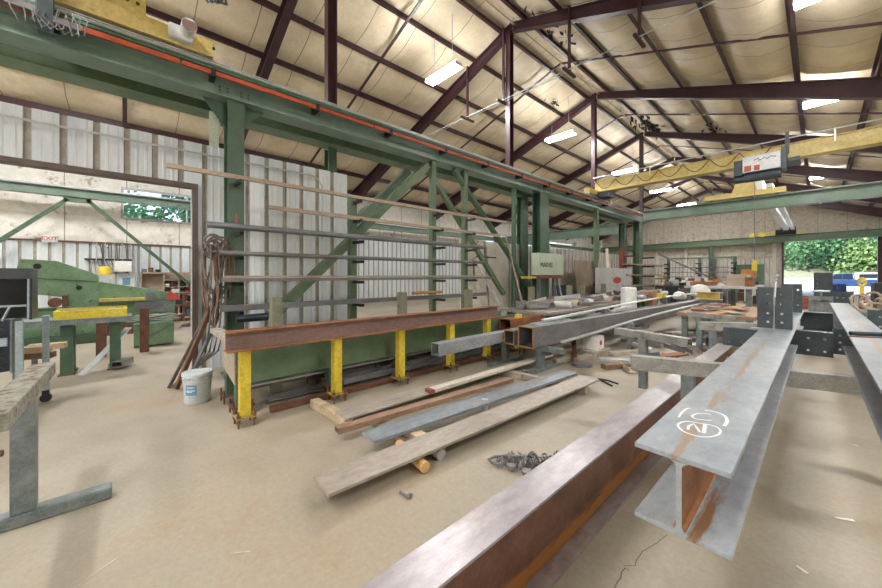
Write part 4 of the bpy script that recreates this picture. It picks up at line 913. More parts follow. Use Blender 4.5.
t = thing('wall_pipe', 'rusty pipe running along the far left wall at the foot of the insulation', 'pipe', (-16.4, 0, 2.6)); MB().cyl((-16.5, -6, 2.60), (-16.5, 4.3, 2.60), .03, 8).build('pipe', 'rustweb', t)
# left bay outer runway with its braces
gC = thing('crane_runway', 'green crane runway along the far left wall, seen through the opening', 'crane runway', (-15.7, 5, 3.95))
MB().ibeam((-15.7, YB + .5, 3.93), (-15.7, 38, 3.93), .25, .27, .02, .015).build('girder', 'greenl', gC)
MB().box(-15.6, -15.56, YB + .5, 38, 4.2, 4.24).build('rail', 'gal', gC)
for k, y in enumerate((-1.15, 8.4, 19.8, 31)):
    hcol('green_column', f'green column under the far left runway, {ORD[k]} from the left', -15.95, y, 3.93, .2, .2) if k else None
cA = thing('brace_node', 'green plate under the far left runway where two slanting braces meet', 'plate', (-15.7, -1.15, 3.7)); MB().box(-15.75, -15.65, -1.45, -.85, 3.78, 3.93).build('plate', 'greenw', cA)
brace((-15.7, -1.36, 3.86), (-15.7, -4.1, 1.0), .10, 'green brace slanting down to the left under the far left runway', 'green')
brace((-15.7, -.94, 3.89), (-15.7, 2.0, .85), .10, 'green brace slanting down to the right under the far left runway', 'green')

# ------------------------------------------------------------------ band saw, sheets and panels beyond the rack
t = thing('band_saw', 'pale green band saw with dark lettering on its cabinet', 'machine', (-5.75, 9.2, 0))
MB().box(-5.80, -5.55, 8.95, 10.4, 1.50, 2.16).build('cabinet', 'cabinet', t, bevel=.01)
MB().box(-5.79, -5.53, 9.0, 10.35, 1.40, 1.50).build('blade_guide', 'redrust', t)
MB().box(-5.75, -5.65, 8.35, 9.0, 1.40, 1.46).build('arm', 'yellow', t)
for y in (9.2, 10.1): MB().box(-5.75, -5.65, y - .05, y + .05, .3, 1.4).build('support', 'darkst', t)
MB().box(-5.74, -5.3, 8.8, 10.4, 0, .5).build('base', 'machgreen', t)
text('MARVEL', .20, 'lettering', 'black', t, (-5.545, 9.42, 1.80), (0, 1, 0), (0, 0, 1))
def sheet(name, label, y0, y1, z1, m, lean=.25, x=-6.1, t_=.02, z0=0.0, cat='sheet'):
    return tag(MB().poly([(x + lean, y0, z0), (x + lean, y1, z0), (x, y1 - .05, z1), (x, y0 + .02, z1)], (t_, 0, 0)).build(name, m), label, cat, 'sheets leaning on the divider')
sheet('leaning_sheet', 'tall brown board leaning on the divider behind the silver sheet', 12.2, 14.6, 2.05, 'tan')
sheet('leaning_sheet', 'dark sheet leaning on the divider just right of the band saw', 10.9, 12.1, 1.15, 'slate')
sheet('leaning_sheet', 'small dark brown sheet leaning in front of the tall brown board', 13.4, 14.4, 1.25, 'rustweb', .1, -5.9)
sheet('leaning_sheet', 'cream board leaning on the divider left of the band saw', 6.75, 7.6, 2.4, 'cream', .2, -6.5)
sheet('leaning_sheet', 'tan board leaning on the divider behind the green pipe brace', 7.7, 8.6, 2.45, 'cream', .15, -6.5)
t = thing('silver_sheet', 'silver sheet with a red spot standing on a frame', 'sheet', (-5.2, 13.6, 0))
MB().poly([(-5.2, 12.0, .85), (-5.2, 15.4, .88), (-5.2, 15.4, 1.76), (-5.2, 12.0, 1.76)], (-.015, 0, 0)).build('sheet', 'silver', t)
MB().poly([(-5.185, 13.9 + .38 * math.cos(i * .6283), 1.30 + .13 * math.sin(i * .6283)) for i in range(10)], (-.006, 0, 0)).build('red_spot', 'red', t)
MB().bar((-5.25, 12.3, 0), (-5.25, 12.3, 1.7), .06, .06, up=(1, 0, 0)).bar((-5.25, 15.0, 0), (-5.25, 15.0, 1.7), .06, .06, up=(1, 0, 0)).build('frame', 'darkst', t)
for q, (y, y2, m, lb) in enumerate([(6.6, 7.7, 'alu', 'pale long strip leaning at the right end of the rack'), (7.9, 8.35, 'tan', 'tan bar leaning before the divider'), (10.2, 10.6, 'gal', 'pale pipe leaning before the broad green column'), (13.9, 13.4, 'greywood', 'grey board leaning at the middle runway post'), (14.8, 14.1, 'cream', 'cream board leaning right of the middle runway post')]):
    tag(MB().bar((-5.5, y2, .02), (-5.95, y, 2.6 if q != 0 else 1.9), .12, .03).build('leaning_strip', m), lb, 'strip', 'strips leaning beyond the rack')
t = thing('wall_hook', 'dark bent rod handle shape on the cream board', 'rod', (-6.3, 7.2, 1.3)); MB().pipe([(-6.28, 6.95, 1.35), (-6.3, 6.95, 1.9), (-6.3, 7.05, 2.0), (-6.3, 7.9, 2.0)], .02, 6).build('rod', 'black', t)
# red rack with shelves of bars
t = thing('red_rack', 'red cantilever rack with flat bars at the end of the runway', 'rack', (-5.6, 17, 0))
MB().box(-5.75, -5.6, 15.6, 15.85, 0, 2.65).build('upright', 'redrust', t); None
for z in (1.05, 1.5, 1.95, 2.35):
    for y in (15.72, 18.0): MB().box(-5.6, -5.1, y - .05, y + .05, z - .09, z - .02).build('rack_arm', 'redrust' if y < 16 else 'black', t)
for k, z in enumerate((1.05, 1.5, 1.95)):
    stock('rack_bar', (-5.3, 14.4 + k * .4, z), (-5.3, 19.2 + .6 * k, z), 'bar', .35, .05, 'tan', f'flat bars on the red rack, {["lowest","middle","top"][k]} level', 'steel bar', 'bars on the red rack')

# ------------------------------------------------------------------ open square tubes on their stand
def sq(name, p, q, W, H, t_, label, rim='rustor', m='tubest', z=None):
    t = thing(name, label, 'steel tube', tuple((V3(p) + V3(q)) / 2), 'open square tubes')
    MB().hollow(p, q, W, H, t_).build('tube', m, t, bevel=.004)
    d = (V3(q) - V3(p)).normalized()
    if rim: MB().hollow(V3(p) - d * .006, V3(p) - d * .0005, W, H, t_).build('cut_edge', rim, t)
    return t
sq('square_tube', (-2.995, 4.47, .40), (-2.50, 15.2, .40), .28, .315, .016, 'largest open square tube with orange cut edge, on the stand')
sq('square_tube', (-3.32, 4.50, .40), (-3.02, 12, .40), .20, .22, .014, 'medium open square tube with orange cut edge, left of the largest')
sq('square_tube', (-3.52, 3.10, .40), (-3.60, 10, .40), .15, .17, .010, 'smaller grey open square tube reaching out in front of the yellow posts', rim=None, m='steel')
for y, lb in ((4.78, 'near grey stand under the near ends of the open square tubes'), (8.6, 'grey stand under the middle of the open square tubes')):
    t = thing('tube_stand', lb, 'stand', (-3.1, y, 0), 'stands under the square tubes')
    MB().bar((-3.70, y, .36), (-2.55, y, .36), .08, .08).build('crossbar', 'horse', t)
    for x in (-2.93, -3.6): 
        MB().bar((x, y, .07), (x, y, .32), .10, .10, up=(1, 0, 0)).build('leg', 'horse', t)
        MB().bar((x, y - .42, .035), (x, y + .42, .035), .11, .07).build('foot', 'horse', t, bevel=.006)
# strips and clutter lying on / beside the big tube
pts = [(-3.0, 5.0, .76), (-2.98, 6.2, .785), (-2.95, 8, .83), (-2.9, 10, .87), (-2.86, 12.5, .88), (-2.8, 15, .86)]
def ribbon(pts, w, t_, name, m, label, cat):
    mb = MB(); 
    for a, b in zip(pts[:-1], pts[1:]): mb.bar(a, b, w, t_)
    return tag(mb.build(name, m), label, cat)
t = thing('bowed_strip', 'long bowed pale strip lying on the largest square tube', 'metal strip', (-2.95, 9, .75))
vs = []; 
def ribmesh(pts, w, t_):
    vs = []; n = len(pts)
    for i, p in enumerate(pts):
        for dx, dz in ((-w / 2, 0), (w / 2, 0), (w / 2, t_), (-w / 2, t_)): vs.append((p[0] + dx, p[1], p[2] + dz))
    fs = [(0, 3, 2, 1), tuple(4 * (n - 1) + k for k in range(4))]
    for i in range(n - 1):
        for k in range(4): fs.append((4 * i + k, 4 * i + (k + 1) % 4, 4 * i + 4 + (k + 1) % 4, 4 * i + 4 + k))
    return MB().add(vs, fs)
ribmesh(pts, .10, .02).build('strip', 'alu', t)
MB().box(-3.02, -2.92, 7.2, 7.35, .715, .805).box(-2.93, -2.83, 11, 11.15, .715, .87).build('spacer_block', 'darkst', t)
t = thing('bowed_strip', 'pale strip along the right side below the largest square tube', 'metal strip', (-2.6, 9, .4))
ribmesh([(-2.74, 5.1, .42), (-2.66, 6.2, .47), (-2.60, 7.6, .53), (-2.52, 9.5, .58), (-2.4, 12, .62), (-2.3, 14, .64)], .05, .03).build('strip', 'gal', t)
MB().box(-2.62, -2.52, 7.5, 7.65, 0, .52).build('support', 'horse', t)
tag(MB().poly([(-3.12, 4.75, .716), (-2.90, 4.7, .716), (-2.88, 5.7, .716), (-3.1, 5.9, .716)], (0, 0, .012)).build('loose_plate', 'steel'), 'thin grey plate lying on the near end of the largest tube', 'plate')
tag(MB().bar((-3.06, 5.75, .74), (-3.02, 6.5, .745), .12, .02).build('green_plate', 'machgreen'), 'bright green scrap plate on the largest tube', 'plate')
tag(MB().bar((-2.93, 7.45, .73), (-2.80, 7.9, .80), .08, .05).build('clamp', 'silver'), 'small pale metal clamp on the edge of the largest tube', 'clamp')
tag(MB().cyl((-3.34, 9.7, .625), (-3.34, 9.7, 1.18), .185, 20).build('white_drum', 'white', smooth=True, bevel=.03), 'white plastic drum standing on the smaller square tubes', 'drum')
tag(MB().box(-4.1, -3.7, 12.9, 13.4, 0, .95).build('crate', 'crate', bevel=.01), 'orange-brown crate right behind the white drum', 'crate')
t = thing('plastic_sack', 'shiny white plastic sack at the far end of the largest tube', 'sack', (-2.68, 14, .76)); mb = MB()
mb.lathe((-2.66, 14.2, .74), [(.18, 0), (.27, .08), (.28, .25), (.22, .38), (.08, .44), (.02, .45)], 14).build('sack', 'white', t, smooth=True)
MB().lathe((-2.95, 12.9, .74), [(.16, 0), (.2, .08), (.14, .2), (.03, .24)], 12).build('flap', 'white', t, smooth=True)
tag(MB().box(-2.95, -2.80, 10.6, 10.9, .89, 1.0).build('yellow_tape', 'yellow', bevel=.01), 'small yellow block on the bowed strip', 'block')
t = thing('white_box', 'white carton with a red round emblem below the largest tube', 'box', (-2.85, 6.4, 0))
MB().box(-2.95, -2.68, 6.25, 6.55, .14, .38).build('carton', 'white', t); MB().cyl((-2.68, 6.40, .26), (-2.672, 6.40, .26), .045, 16).build('emblem', 'red', t)
tag(MB().box(-2.98, -2.62, 6.1, 6.7, 0, .14).build('timber_block', 'greywood', bevel=.005), 'grey timber block under the white carton', 'timber', 'timbers near the carton')
tag(MB().cyl((-2.63, 5.55, 0), (-2.63, 5.55, .05), .16, 20).build('steel_disc', 'tubest', bevel=.004), 'flat dark steel disc on the floor beside the stand', 'disc')
for k, (a, b, m, lb) in enumerate([((-3.0, 5.3, .05), (-2.75, 6.1, .05), 'greywood', 'grey timber on the floor right behind the near stand'), ((-3.35, 5.6, .04), (-3.1, 7.0, .04), 'wood', 'pale timber lying behind the near stand'), ((-2.6, 6.6, .04), (-2.2, 7.4, .04), 'greywood', 'grey timber lying to the right of the carton'), ((-2.3, 5.6, .04), (-2.1, 6.0, .04), 'woodd', 'dark offcut near the sawhorse leg')]):
    tag(MB().bar(a, b, .13, .08).build('timber_offcut', m, bevel=.005), lb, 'timber', 'loose timbers on the floor')
stock('leaning_angle', (-2.72, 5.5, .02), (-3.05, 6.1, .38), 'angle', .08, .08, 'rustweb', 'dark angle iron leaning under the largest tube', 'steel angle')
# ------------------------------------------------------------------ clutter table behind the rusty beam
t = thing('low_table', 'long low steel table covered with offcuts beyond the rusty beam', 'table', (-4.4, 10.5, 0))
MB().box(-4.95, -3.75, 6.4, 15.5, .66, .72).build('table_top', 'steelt', t)
for y in (6.6, 9.5, 12.5, 15.2):
    for x in (-4.85, -3.85): MB().bar((x, y, 0), (x, y, .66), .1, .1, up=(1, 0, 0)).build('leg', 'green', t)
rn = random.Random(77)
TENS = ['', '', 'twenty', 'thirty', 'forty']
T1 = ORD + ['thirteenth', 'fourteenth', 'fifteenth', 'sixteenth', 'seventeenth', 'eighteenth', 'nineteenth', 'twentieth']
ORD2 = T1 + [{2: 'twenty', 3: 'thirty', 4: 'forty'}[i // 10] + '-' + ORD[i % 10 - 1] if i % 10 else {3: 'thirtieth', 4: 'fortieth', 5: 'fiftieth'}[i // 10] for i in range(21, 50)]

SH = [('round', 'steel_pipe', 'pipe piece'), ('channel', 'steel_channel', 'channel piece'), ('bar', 'flat_bar', 'flat bar'), ('angle', 'steel_angle', 'angle piece')]
CM = [('tubest', 'grey'), ('rust', 'rusty'), ('tan', 'tan'), ('silver', 'pale'), ('darkst', 'dark'), ('steelt', 'brown-grey')]
for k in range(46):
    s, nm, wd = SH[k % 4]; m, cn = CM[(k * 5 + k // 4) % 6]
    y = 6.7 + 8.4 * k / 46; x = -3.95 - .8 * rn.random(); a = rn.uniform(-1.5, 1.5); l = rn.uniform(.3, .9); z = .73
    dx, dy = math.sin(a) * l, math.cos(a) * l
    A, B = {'round': (.075, 0), 'channel': (.20, .12), 'bar': (.26, .03), 'angle': (.15, .15)}[s]
    zz = z + (A if s == 'round' else (B / 2 if s == 'bar' else 0)) + .012 * (k % 3)
    stock(nm, (x - dx / 2, y - dy / 2, zz), (x + dx / 2, y + dy / 2, zz + .03 * (k % 4)), s, A, B, m, f'{cn} {wd} on the low table, {ORD2[k]} counting from its near end', 'scrap piece', 'offcuts on the low table')
# half-round gutters
for k, (y, x) in enumerate([(6.9, -4.5), (7.8, -4.3), (8.8, -4.45), (9.9, -4.3)]):
    mb = MB(); vs = []
    for j in (0, 1):
        for i in range(9):
            a = math.pi * i / 8; vs.append((x + .55 * j - .1 * j, y + .14 * math.cos(a) + .2 * j, .76 + .13 * math.sin(a)))
    for j in (0, 1):
        for i in range(9):
            a = math.pi * i / 8; vs.append((x + .55 * j - .1 * j, y + .125 * math.cos(a) + .2 * j, .76 + .115 * math.sin(a)))
    fs = []
    for i in range(8): fs += [(i, i + 1, 10 + i, 9 + i), (18 + i, 27 + i, 28 + i, 19 + i), (i, 18 + i, 19 + i, i + 1), (9 + i, 10 + i, 28 + i, 27 + i)]
    fs += [(0, 9, 27, 18), (8, 26, 35, 17)]
    tag(mb.add(vs, fs).build('half_pipe', 'tan' if k % 2 else 'tubest', smooth=True), f'curved half-pipe offcut on the low table, {ORD[k]} from the near end', 'half pipe', 'half-pipe offcuts')
# second cluttered zone : red-brown flat stack, far machines
t = thing('rust_box_beam', 'rusty box section just past the end of the rusty I-beam', 'steel beam', (-4.1, 6.2, .45))
MB().hollow((-3.93, 5.2, .48), (-3.95, 6.35, .48), .26, .20, .012).build('beam', 'rust', t)

# ------------------------------------------------------------------ rusty scrap table right of centre
t = thing('scrap_table', 'low table with rusty plates behind the sawhorses', 'table', (-1.3, 9.3, 0))
MB().box(-1.95, -.75, 8.3, 11.0, .68, .74).build('table_top', 'browntube', t)
for x in (-1.85, -.85):
    for y in (8.5, 10.8): MB().bar((x, y, 0), (x, y, .68), .1, .1, up=(1, 0, 0)).build('leg', 'horse', t)
rn = random.Random(12)
for k in range(9):
    x = -1.75 + .9 * rn.random(); y = 8.5 + .26 * k; a = rn.uniform(-.9, .9)
    m, cn = [('rustor', 'orange rusty'), ('steelt', 'brown-grey'), ('rust', 'dark rusty'), ('tubest', 'grey'), ('tan', 'tan')][k % 5]
    tag(MB().bar((x - .25 * math.sin(a), y - .25 * math.cos(a), .755 + .012 * k % .05), (x + .25 * math.sin(a), y + .25 * math.cos(a), .765 + .02 * (k % 3)), .22, .018).build('scrap_plate', m), f'{cn} plate on the low scrap table, {ORD[k]} from its near edge', 'plate', 'plates on the scrap table')
stock('grey_tube', (-1.40, 7.3, .56), (-.45, 7.6, .60), 'hollow', .14, .13, 'horsetop', 'grey square tube lying crosswise before the scrap table', 'steel tube')
tag(MB().bar((-1.2, 7.34, 0), (-1.2, 7.34, .56), .1, .1, up=(1, 0, 0)).build('short_stand', 'horse'), 'short stand under the left end of the crosswise grey tube', 'stand')
tag(MB().bar((-.6, 7.54, 0), (-.6, 7.54, .58), .1, .1, up=(1, 0, 0)).build('short_stand', 'horse'), 'short stand under the right end of the crosswise grey tube', 'stand')
stock('open_tube', (-1.32, 7.9, .20), (-1.1, 9.6, .20), 'hollow', .17, .15, 'tubest', 'open grey tube lying low beneath the scrap table', 'steel tube')
tag(MB().box(-1.36, -1.06, 8.2, 8.4, 0, .20).build('timber_block', 'woodd'), 'dark block under the open grey tube', 'timber')
for k in range(6):
    x = -2.1 + .22 * k; m, cn = CM[(k * 2 + 1) % 6]
    stock('floor_bar', (x, 8.9 + .15 * k, .04 + .0 * k), (x + .5 - .1 * k, 11.5 + .2 * k, .05), ['bar', 'angle'][k % 2], .14, .05, m, f'{cn} steel bar on the floor below the scrap table, {ORD[k]} from the left', 'steel bar', 'bars below the scrap table')
rn = random.Random(41)
for k in range(24):
    x = -2.25 + rn.uniform(-.15, .75); y = 5.9 + .20 * k; m, cn = CM[(k + 2) % 6]; a = rn.uniform(-1.2, 1.2)
    s, nm, wd = SH[(k + 1) % 4]; A, B = {'round': (.05, 0), 'channel': (.14, .07), 'bar': (.18, .03), 'angle': (.1, .1)}[s]
    zz = .01 + (A if s == 'round' else B / 2 if s == 'bar' else 0) + .05 * (k % 3)
    stock(nm, (x - .3 * math.sin(a), y - .3 * math.cos(a), zz), (x + .3 * math.sin(a), y + .3 * math.cos(a), zz), s, A, B, m, f'{cn} {wd} in the floor scrap right of the largest tube, {T1[k] if k < 20 else ORD2[k]} going back', 'scrap piece', 'scrap right of the largest tube')

# ------------------------------------------------------------------ far assembly tables
t = thing('assembly_table', 'far long table with a bright white sheet on top', 'table', (-2.0, 18, 0))
MB().box(-3.4, -1.45, 15.5, 19, 1.02, 1.10).build('table_top', 'silver', t)
for x in (-3.3, -2.4, -1.6):
    for y in (15.8, 18.8): MB().bar((x, y, 0), (x, y, 1.02), .16, .16, up=(1, 0, 0)).build('leg', 'horse', t)
for k, (x0, x1, y, z, h_, m, lb) in enumerate([(-3.3, -2.6, 15.9, 1.1, .14, 'rust', 'rusty flat piece on the left of the far long table'), (-2.3, -1.7, 16.4, 1.1, .42, 'tan', 'tan box section on the right of the far long table'), (-1.70, -1.5, 15.7, 1.1, .32, 'rust', 'orange rusty block at the right end of the far long table')]):
    tag(MB().box(x0, x1, y, y + .8, z, z + h_).build('steel_block', m, bevel=.01), lb, 'block')
t = thing('yellow_beam_stub', 'yellow-brown I-beam stub beside the far end of the largest tube', 'beam', (-2.2, 12.6, .74)); MB().ibeam((-2.55, 13.2, .76), (-1.95, 12.9, .76), .3, .22, .02, .015).build('beam', 'craneyel', t)
tag(MB().box(-2.45, -2.05, 12.95, 13.15, 0, .76).build('short_stand', 'horse'), 'stand under the yellow-brown beam stub', 'stand')
for k, (x, y, w_, d_, h_, m, cn, z) in enumerate([(-5.0, 21, 1.6, .8, .95, 'slate', 'dark slate', 0), (-3.6, 22.5, 1.2, 1.0, .8, 'horse', 'grey-blue', 0), (-5.3, 24.3, 1.6, 1.0, 1.1, 'cabinet', 'pale green', 0), (-7.8, 27, 1.6, 1.2, 1.3, 'darkst', 'dark grey', 0), (-4.6, 27, 2.2, 1.2, 1.0, 'tubest', 'grey', 0), (-2.6, 25, 1.0, .8, .9, 'silver', 'silver', 0), (-9.5, 24.5, 1.4, 1.0, 1.2, 'machgreen', 'green', 0), (-5.9, 30.5, 2.4, 1.0, 1.1, 'crate', 'brown', 0)]):
    t = thing('far_bench', f'{cn} loaded bench among the clutter in the far half of the hall', 'bench', (x, y, 0))
    MB().box(x - w_ / 2, x + w_ / 2, y - d_ / 2, y + d_ / 2, h_ - .1, h_).build('bench_top', m, t)
    for sx in (-1, 1):
        for sy in (-1, 1): MB().bar((x + sx * (w_ / 2 - .08), y + sy * (d_ / 2 - .08), 0), (x + sx * (w_ / 2 - .08), y + sy * (d_ / 2 - .08), h_ - .1), .08, .08, up=(1, 0, 0)).build('leg', 'darkst', t)
    MB().box(x - w_ * .4, x + w_ * .4, y - d_ * .3, y + d_ * .3, .1, h_ * .6).build('lower_stock', 'rustweb' if k % 2 else 'tubest', t)
    for q in range(5):
        m2, c2 = [('cream', 'cream'), ('rustor', 'orange'), ('silver', 'silver'), ('black', 'black'), ('white', 'white'), ('redrust', 'red-brown')][(q + k) % 6]
        xx = x - w_ / 2 + w_ * (q + .5) / 5; hh = .1 + .25 * ((q * 7 + k * 3) % 5) / 5
        tag(MB().box(xx - w_ * .07, xx + w_ * .07, y - .2, y + .2, h_, h_ + hh).build('bench_item', m2, bevel=.01), f'small {c2} item on the {cn} far bench, {ORD[q]} from the left', 'item', 'items on the far benches')
rn = random.Random(90)
FC = [('slate', 'dark slate'), ('crate', 'brown'), ('silver', 'silver'), ('tubest', 'grey'), ('redrust', 'red-brown'), ('cream', 'cream'), ('black', 'black')]
for k in range(14):
    x = -8.6 + .52 * k; y = 20.2 + 1.0 * ((k * 5) % 7); m, cn = FC[k % 7]; hh = .5 + .5 * rn.random()
    t = thing('floor_pallet', f'{cn} load on a pallet far down the hall, {T1[k]} from the left', 'pallet load', (x, y, 0), 'pallet loads in the far half')
    MB().box(x - .3, x + .3, y - .25, y + .25, 0, .12).build('pallet', 'woodd', t)
    MB().box(x - .26, x + .26, y - .2, y + .2, .12, hh).build('load', m, t, bevel=.02)
    MB().box(x - .2, x + .05, y - .12, y + .12, hh, hh + .15).build('load_top', FC[(k + 3) % 7][0], t, bevel=.01)
# long cantilever rack along the end wall
t = thing('storage_rack', 'long green cantilever rack before the end wall', 'rack', (-6.8, 36, 0))
for x in (-9.1, -6.8, -4.5):
    MB().box(x - .1, x + .1, 36.0, 36.25, 0, 3.0).build('upright', 'green', t)
    for z in (.5, .9, 1.3, 1.7, 2.1, 2.5): MB().box(x - .16, x + .16, 35.3, 36.0, z - .1, z).build('rack_arm', 'black', t)
MB().box(-9.1, -4.5, 36.05, 36.2, 2.9, 3.0).box(-9.1, -4.5, 36.1, 36.15, .15, .25).build('beam', 'green', t)
for k, z in enumerate((.5, 1.3, 1.7, 2.1)):
    stock('long_bar', (-9.9 + .2 * k, 35.6, z + .03), (-3.9 - .3 * k, 35.6, z + .03), 'bar', .12, .06, 'tubest', f'long grey bar on the end wall rack, {["lowest","second from the bottom","third from the bottom","top"][k]} of them', 'steel bar', 'bars on the end wall rack')
brace((-9.2, 33.5, 3.3), (-4.9, 34.2, .8), .14, 'long dark diagonal bar leaning in front of the end wall rack', 'tubest')
t = thing('orange_panel', 'green frame with an orange panel by the end wall', 'panel', (-3.5, 35, 0))
MB().box(-4.3, -2.7, 35.0, 35.15, .4, 2.3).build('frame', 'green', t); MB().box(-4.0, -3.1, 34.98, 35.0, 1.3, 1.95).build('panel', 'rustor', t)
for x in (-4.2, -2.8): MB().box(x - .06, x + .06, 35.0, 35.15, 0, .4).build('leg', 'green', t)
hcol('green_column', 'green column under the end wall crane girder', -6.5, 38.9, 4.0, .35, .3)

# ------------------------------------------------------------------ transverse girders
g1 = thing('crane_girder', 'green crane girder spanning the hall at the end of the runway', 'crane girder', (-.5, 18.15, 4.05))
MB().ibeam((-5.6, 18.15, 4.06), (XR - .1, 18.15, 4.06), .36, .46, .025, .02).build('girder', 'greenl', g1)
MB().box(-5.4, XR - .2, 18.12, 18.18, 4.52, 4.57).build('rail', 'darkst', g1)
MB().box(.0, .1, 17.98, 18.02, 4.0, 4.3).build('hook_plate', 'darkst', g1)
g2 = thing('crane_girder', 'far green crane girder above the open overhead door', 'crane girder', (-4, 39, 4.05))
MB().ibeam((-16.3, 39, 3.98), (XR - .1, 39, 4.22), .4, .55, .03, .02).build('girder', 'greenw', g2)
g3 = thing('crane_girder', 'green girder across the left bay seen below the runway', 'crane girder', (-11, 19, 3.6))
MB().ibeam((-15.6, 19.4, 3.60), (-6.85, 19.4, 3.70), .3, .52, .025, .02).build('girder', 'greenl', g3)
tag(MB().poly([(-6.4, 37, 2.4), (-6.4, 38.6, 2.4), (-6.4, 38.6, 3.5)], (.1, 0, 0)).build('gusset_plate', 'green'), 'small green gusset by the end wall column', 'plate') if False else None

def festoon(p, q, n, r, sagv):
    p, q = V3(p), V3(q); mb = MB()
    for i in range(n):
        a, b = p.lerp(q, i / n), p.lerp(q, (i + 1) / n)
        mb.pipe([a.lerp(b, u / 8) - V3((0, 0, sagv * math.sin(math.pi * u / 8))) for u in range(9)], r, 6)
    return mb
# main yellow bridge crane at y=14
cr = thing('bridge_crane', 'yellow overhead bridge crane beam crossing the hall', 'bridge crane', (-1, 13.9, 4.8))
MB().box(-6.0, XR - .2, 13.80, 14.06, 4.80, 5.18).box(-6.0, XR - .2, 13.74, 14.12, 5.18, 5.20).box(-6.0, XR - .2, 13.74, 14.12, 4.78, 4.80).build('bridge_beam', 'craneyel', cr)
MB().box(-6.08, -5.84, 13.0, 15.2, 4.62, 4.82).build('end_truck', 'craneyel', cr)
for yy in (13.2, 15.0): MB().cyl((-6.05, yy, 4.64), (-5.85, yy, 4.64), .10, 14).build('wheel', 'darkst', cr)
MB().box(-5.8, -5.4, 13.6, 14.2, 4.52, 4.72).build('drive_motor', 'black', cr)
MB().pipe([(-6.0, 13.62, 5.32), (XR - .3, 13.62, 5.32)], .018, 6).bar((-4.0, 13.62, 5.0), (-4.0, 13.62, 5.32), .03, .03, up=(1, 0, 0)).bar((.3, 13.62, 5.0), (.3, 13.62, 5.32), .03, .03, up=(1, 0, 0)).build('cable_rail', 'gal', cr)
festoon((-5.9, 13.68, 5.16), (-.9, 13.68, 5.2), 7, .012, .32).build('festoon_cable', 'black', cr)
h = thing('hoist', 'grey hoist with two orange squares and dark lettering hanging on the yellow crane', 'hoist', (-1.3, 13.7, 4.2))
MB().box(-1.75, -.95, 13.2, 13.62, 4.45, 4.92).build('drum_case', 'silver', h, bevel=.02)
MB().box(-1.95, -1.75, 13.25, 13.6, 4.4, 4.85).build('end_housing', 'slate', h, bevel=.01); MB().box(-.95, -.84, 13.2, 13.62, 4.4, 5.0).build('end_housing', 'slate', h, bevel=.01)
MB().cyl((-1.7, 13.35, 4.32), (-.95, 13.35, 4.32), .13, 16).cyl((-1.95, 13.35, 4.30), (-1.7, 13.35, 4.30), .10, 14).build('motor', 'slate', h, smooth=True)
MB().box(-1.71, -1.56, 13.19, 13.2, 4.48, 4.64).box(-1.50, -1.38, 13.19, 13.2, 4.48, 4.62).build('orange_square', 'orange', h)
MB().pipe([(-1.5, 13.192, 4.76), (-1.42, 13.192, 4.80), (-1.36, 13.192, 4.74), (-1.30, 13.192, 4.80), (-1.22, 13.192, 4.75), (-1.15, 13.192, 4.81), (-1.05, 13.192, 4.77)], .010, 5).build('lettering', 'green', h)
MB().bar((-.85, 13.65, 4.9), (-.85, 13.65, 5.5), .10, .08, up=(1, 0, 0)).box(-1.1, -.6, 13.55, 14.3, 4.66, 4.76).build('trolley_bracket', 'slate', h)
h.location.x += .27; LOC[h.name] = LOC[h.name] + V3((.27, 0, 0))
MB().pipe([(-1.24, 13.4, 4.3), (-1.24, 13.4, 1.95)], .010, 6).build('hoist_rope', 'darkst', h)
MB().box(-1.30, -1.18, 13.35, 13.45, 1.62, 1.92).build('hook_block', 'yellow', h, bevel=.02)
MB().pipe([(-1.24, 13.4, 1.62), (-1.24, 13.4, 1.52), (-1.19, 13.4, 1.46), (-1.24, 13.4, 1.40), (-1.30, 13.4, 1.46)], .014, 8).build('hook', 'darkst', h)
# crane of the far bay, travelling on the transverse girders
fc = thing('bridge_crane', 'far crane with yellow end truck rolling on the green transverse girder', 'bridge crane', (-2, 18.15, 4.57))
MB().box(-3.25, -.80, 18.0, 18.3, 4.60, 4.80).build('end_truck', 'craneyel', fc)
for xx in (-3.0, -1.05): MB().cyl((xx, 18.02, 4.66), (xx, 18.28, 4.66), .09, 12).build('wheel', 'darkst', fc)
MB().poly([(-2.35, 18.05, 4.80), (-1.60, 18.05, 4.80), (-1.75, 18.05, 5.45), (-2.15, 18.05, 5.45)], (0, .2, 0)).build('pedestal', 'craneyel', fc)
MB().box(-1.75, -1.45, 18.2, 38.8, 4.85, 5.25).build('bridge_beam', 'corr', fc)
MB().box(-1.35, -1.15, 18.1, 38.8, 4.85, 5.0).build('walkway_channel', 'gal', fc)
MB().box(-3.9, -.8, 38.8, 39.1, 4.72, 4.95).build('end_truck', 'craneyel', fc)
MB().box(-1.9, -1.1, 36.5, 37.0, 4.75, 5.1).cyl((-2.2, 36.8, 4.75), (-1.1, 36.8, 4.75), .2, 14).build('hoist', 'black', fc)
for xx in (-3.7, -3.1): MB().cyl((xx, 38.7, 4.83), (xx, 38.8, 4.83), .22, 16).build('wheel', 'yellow', fc)
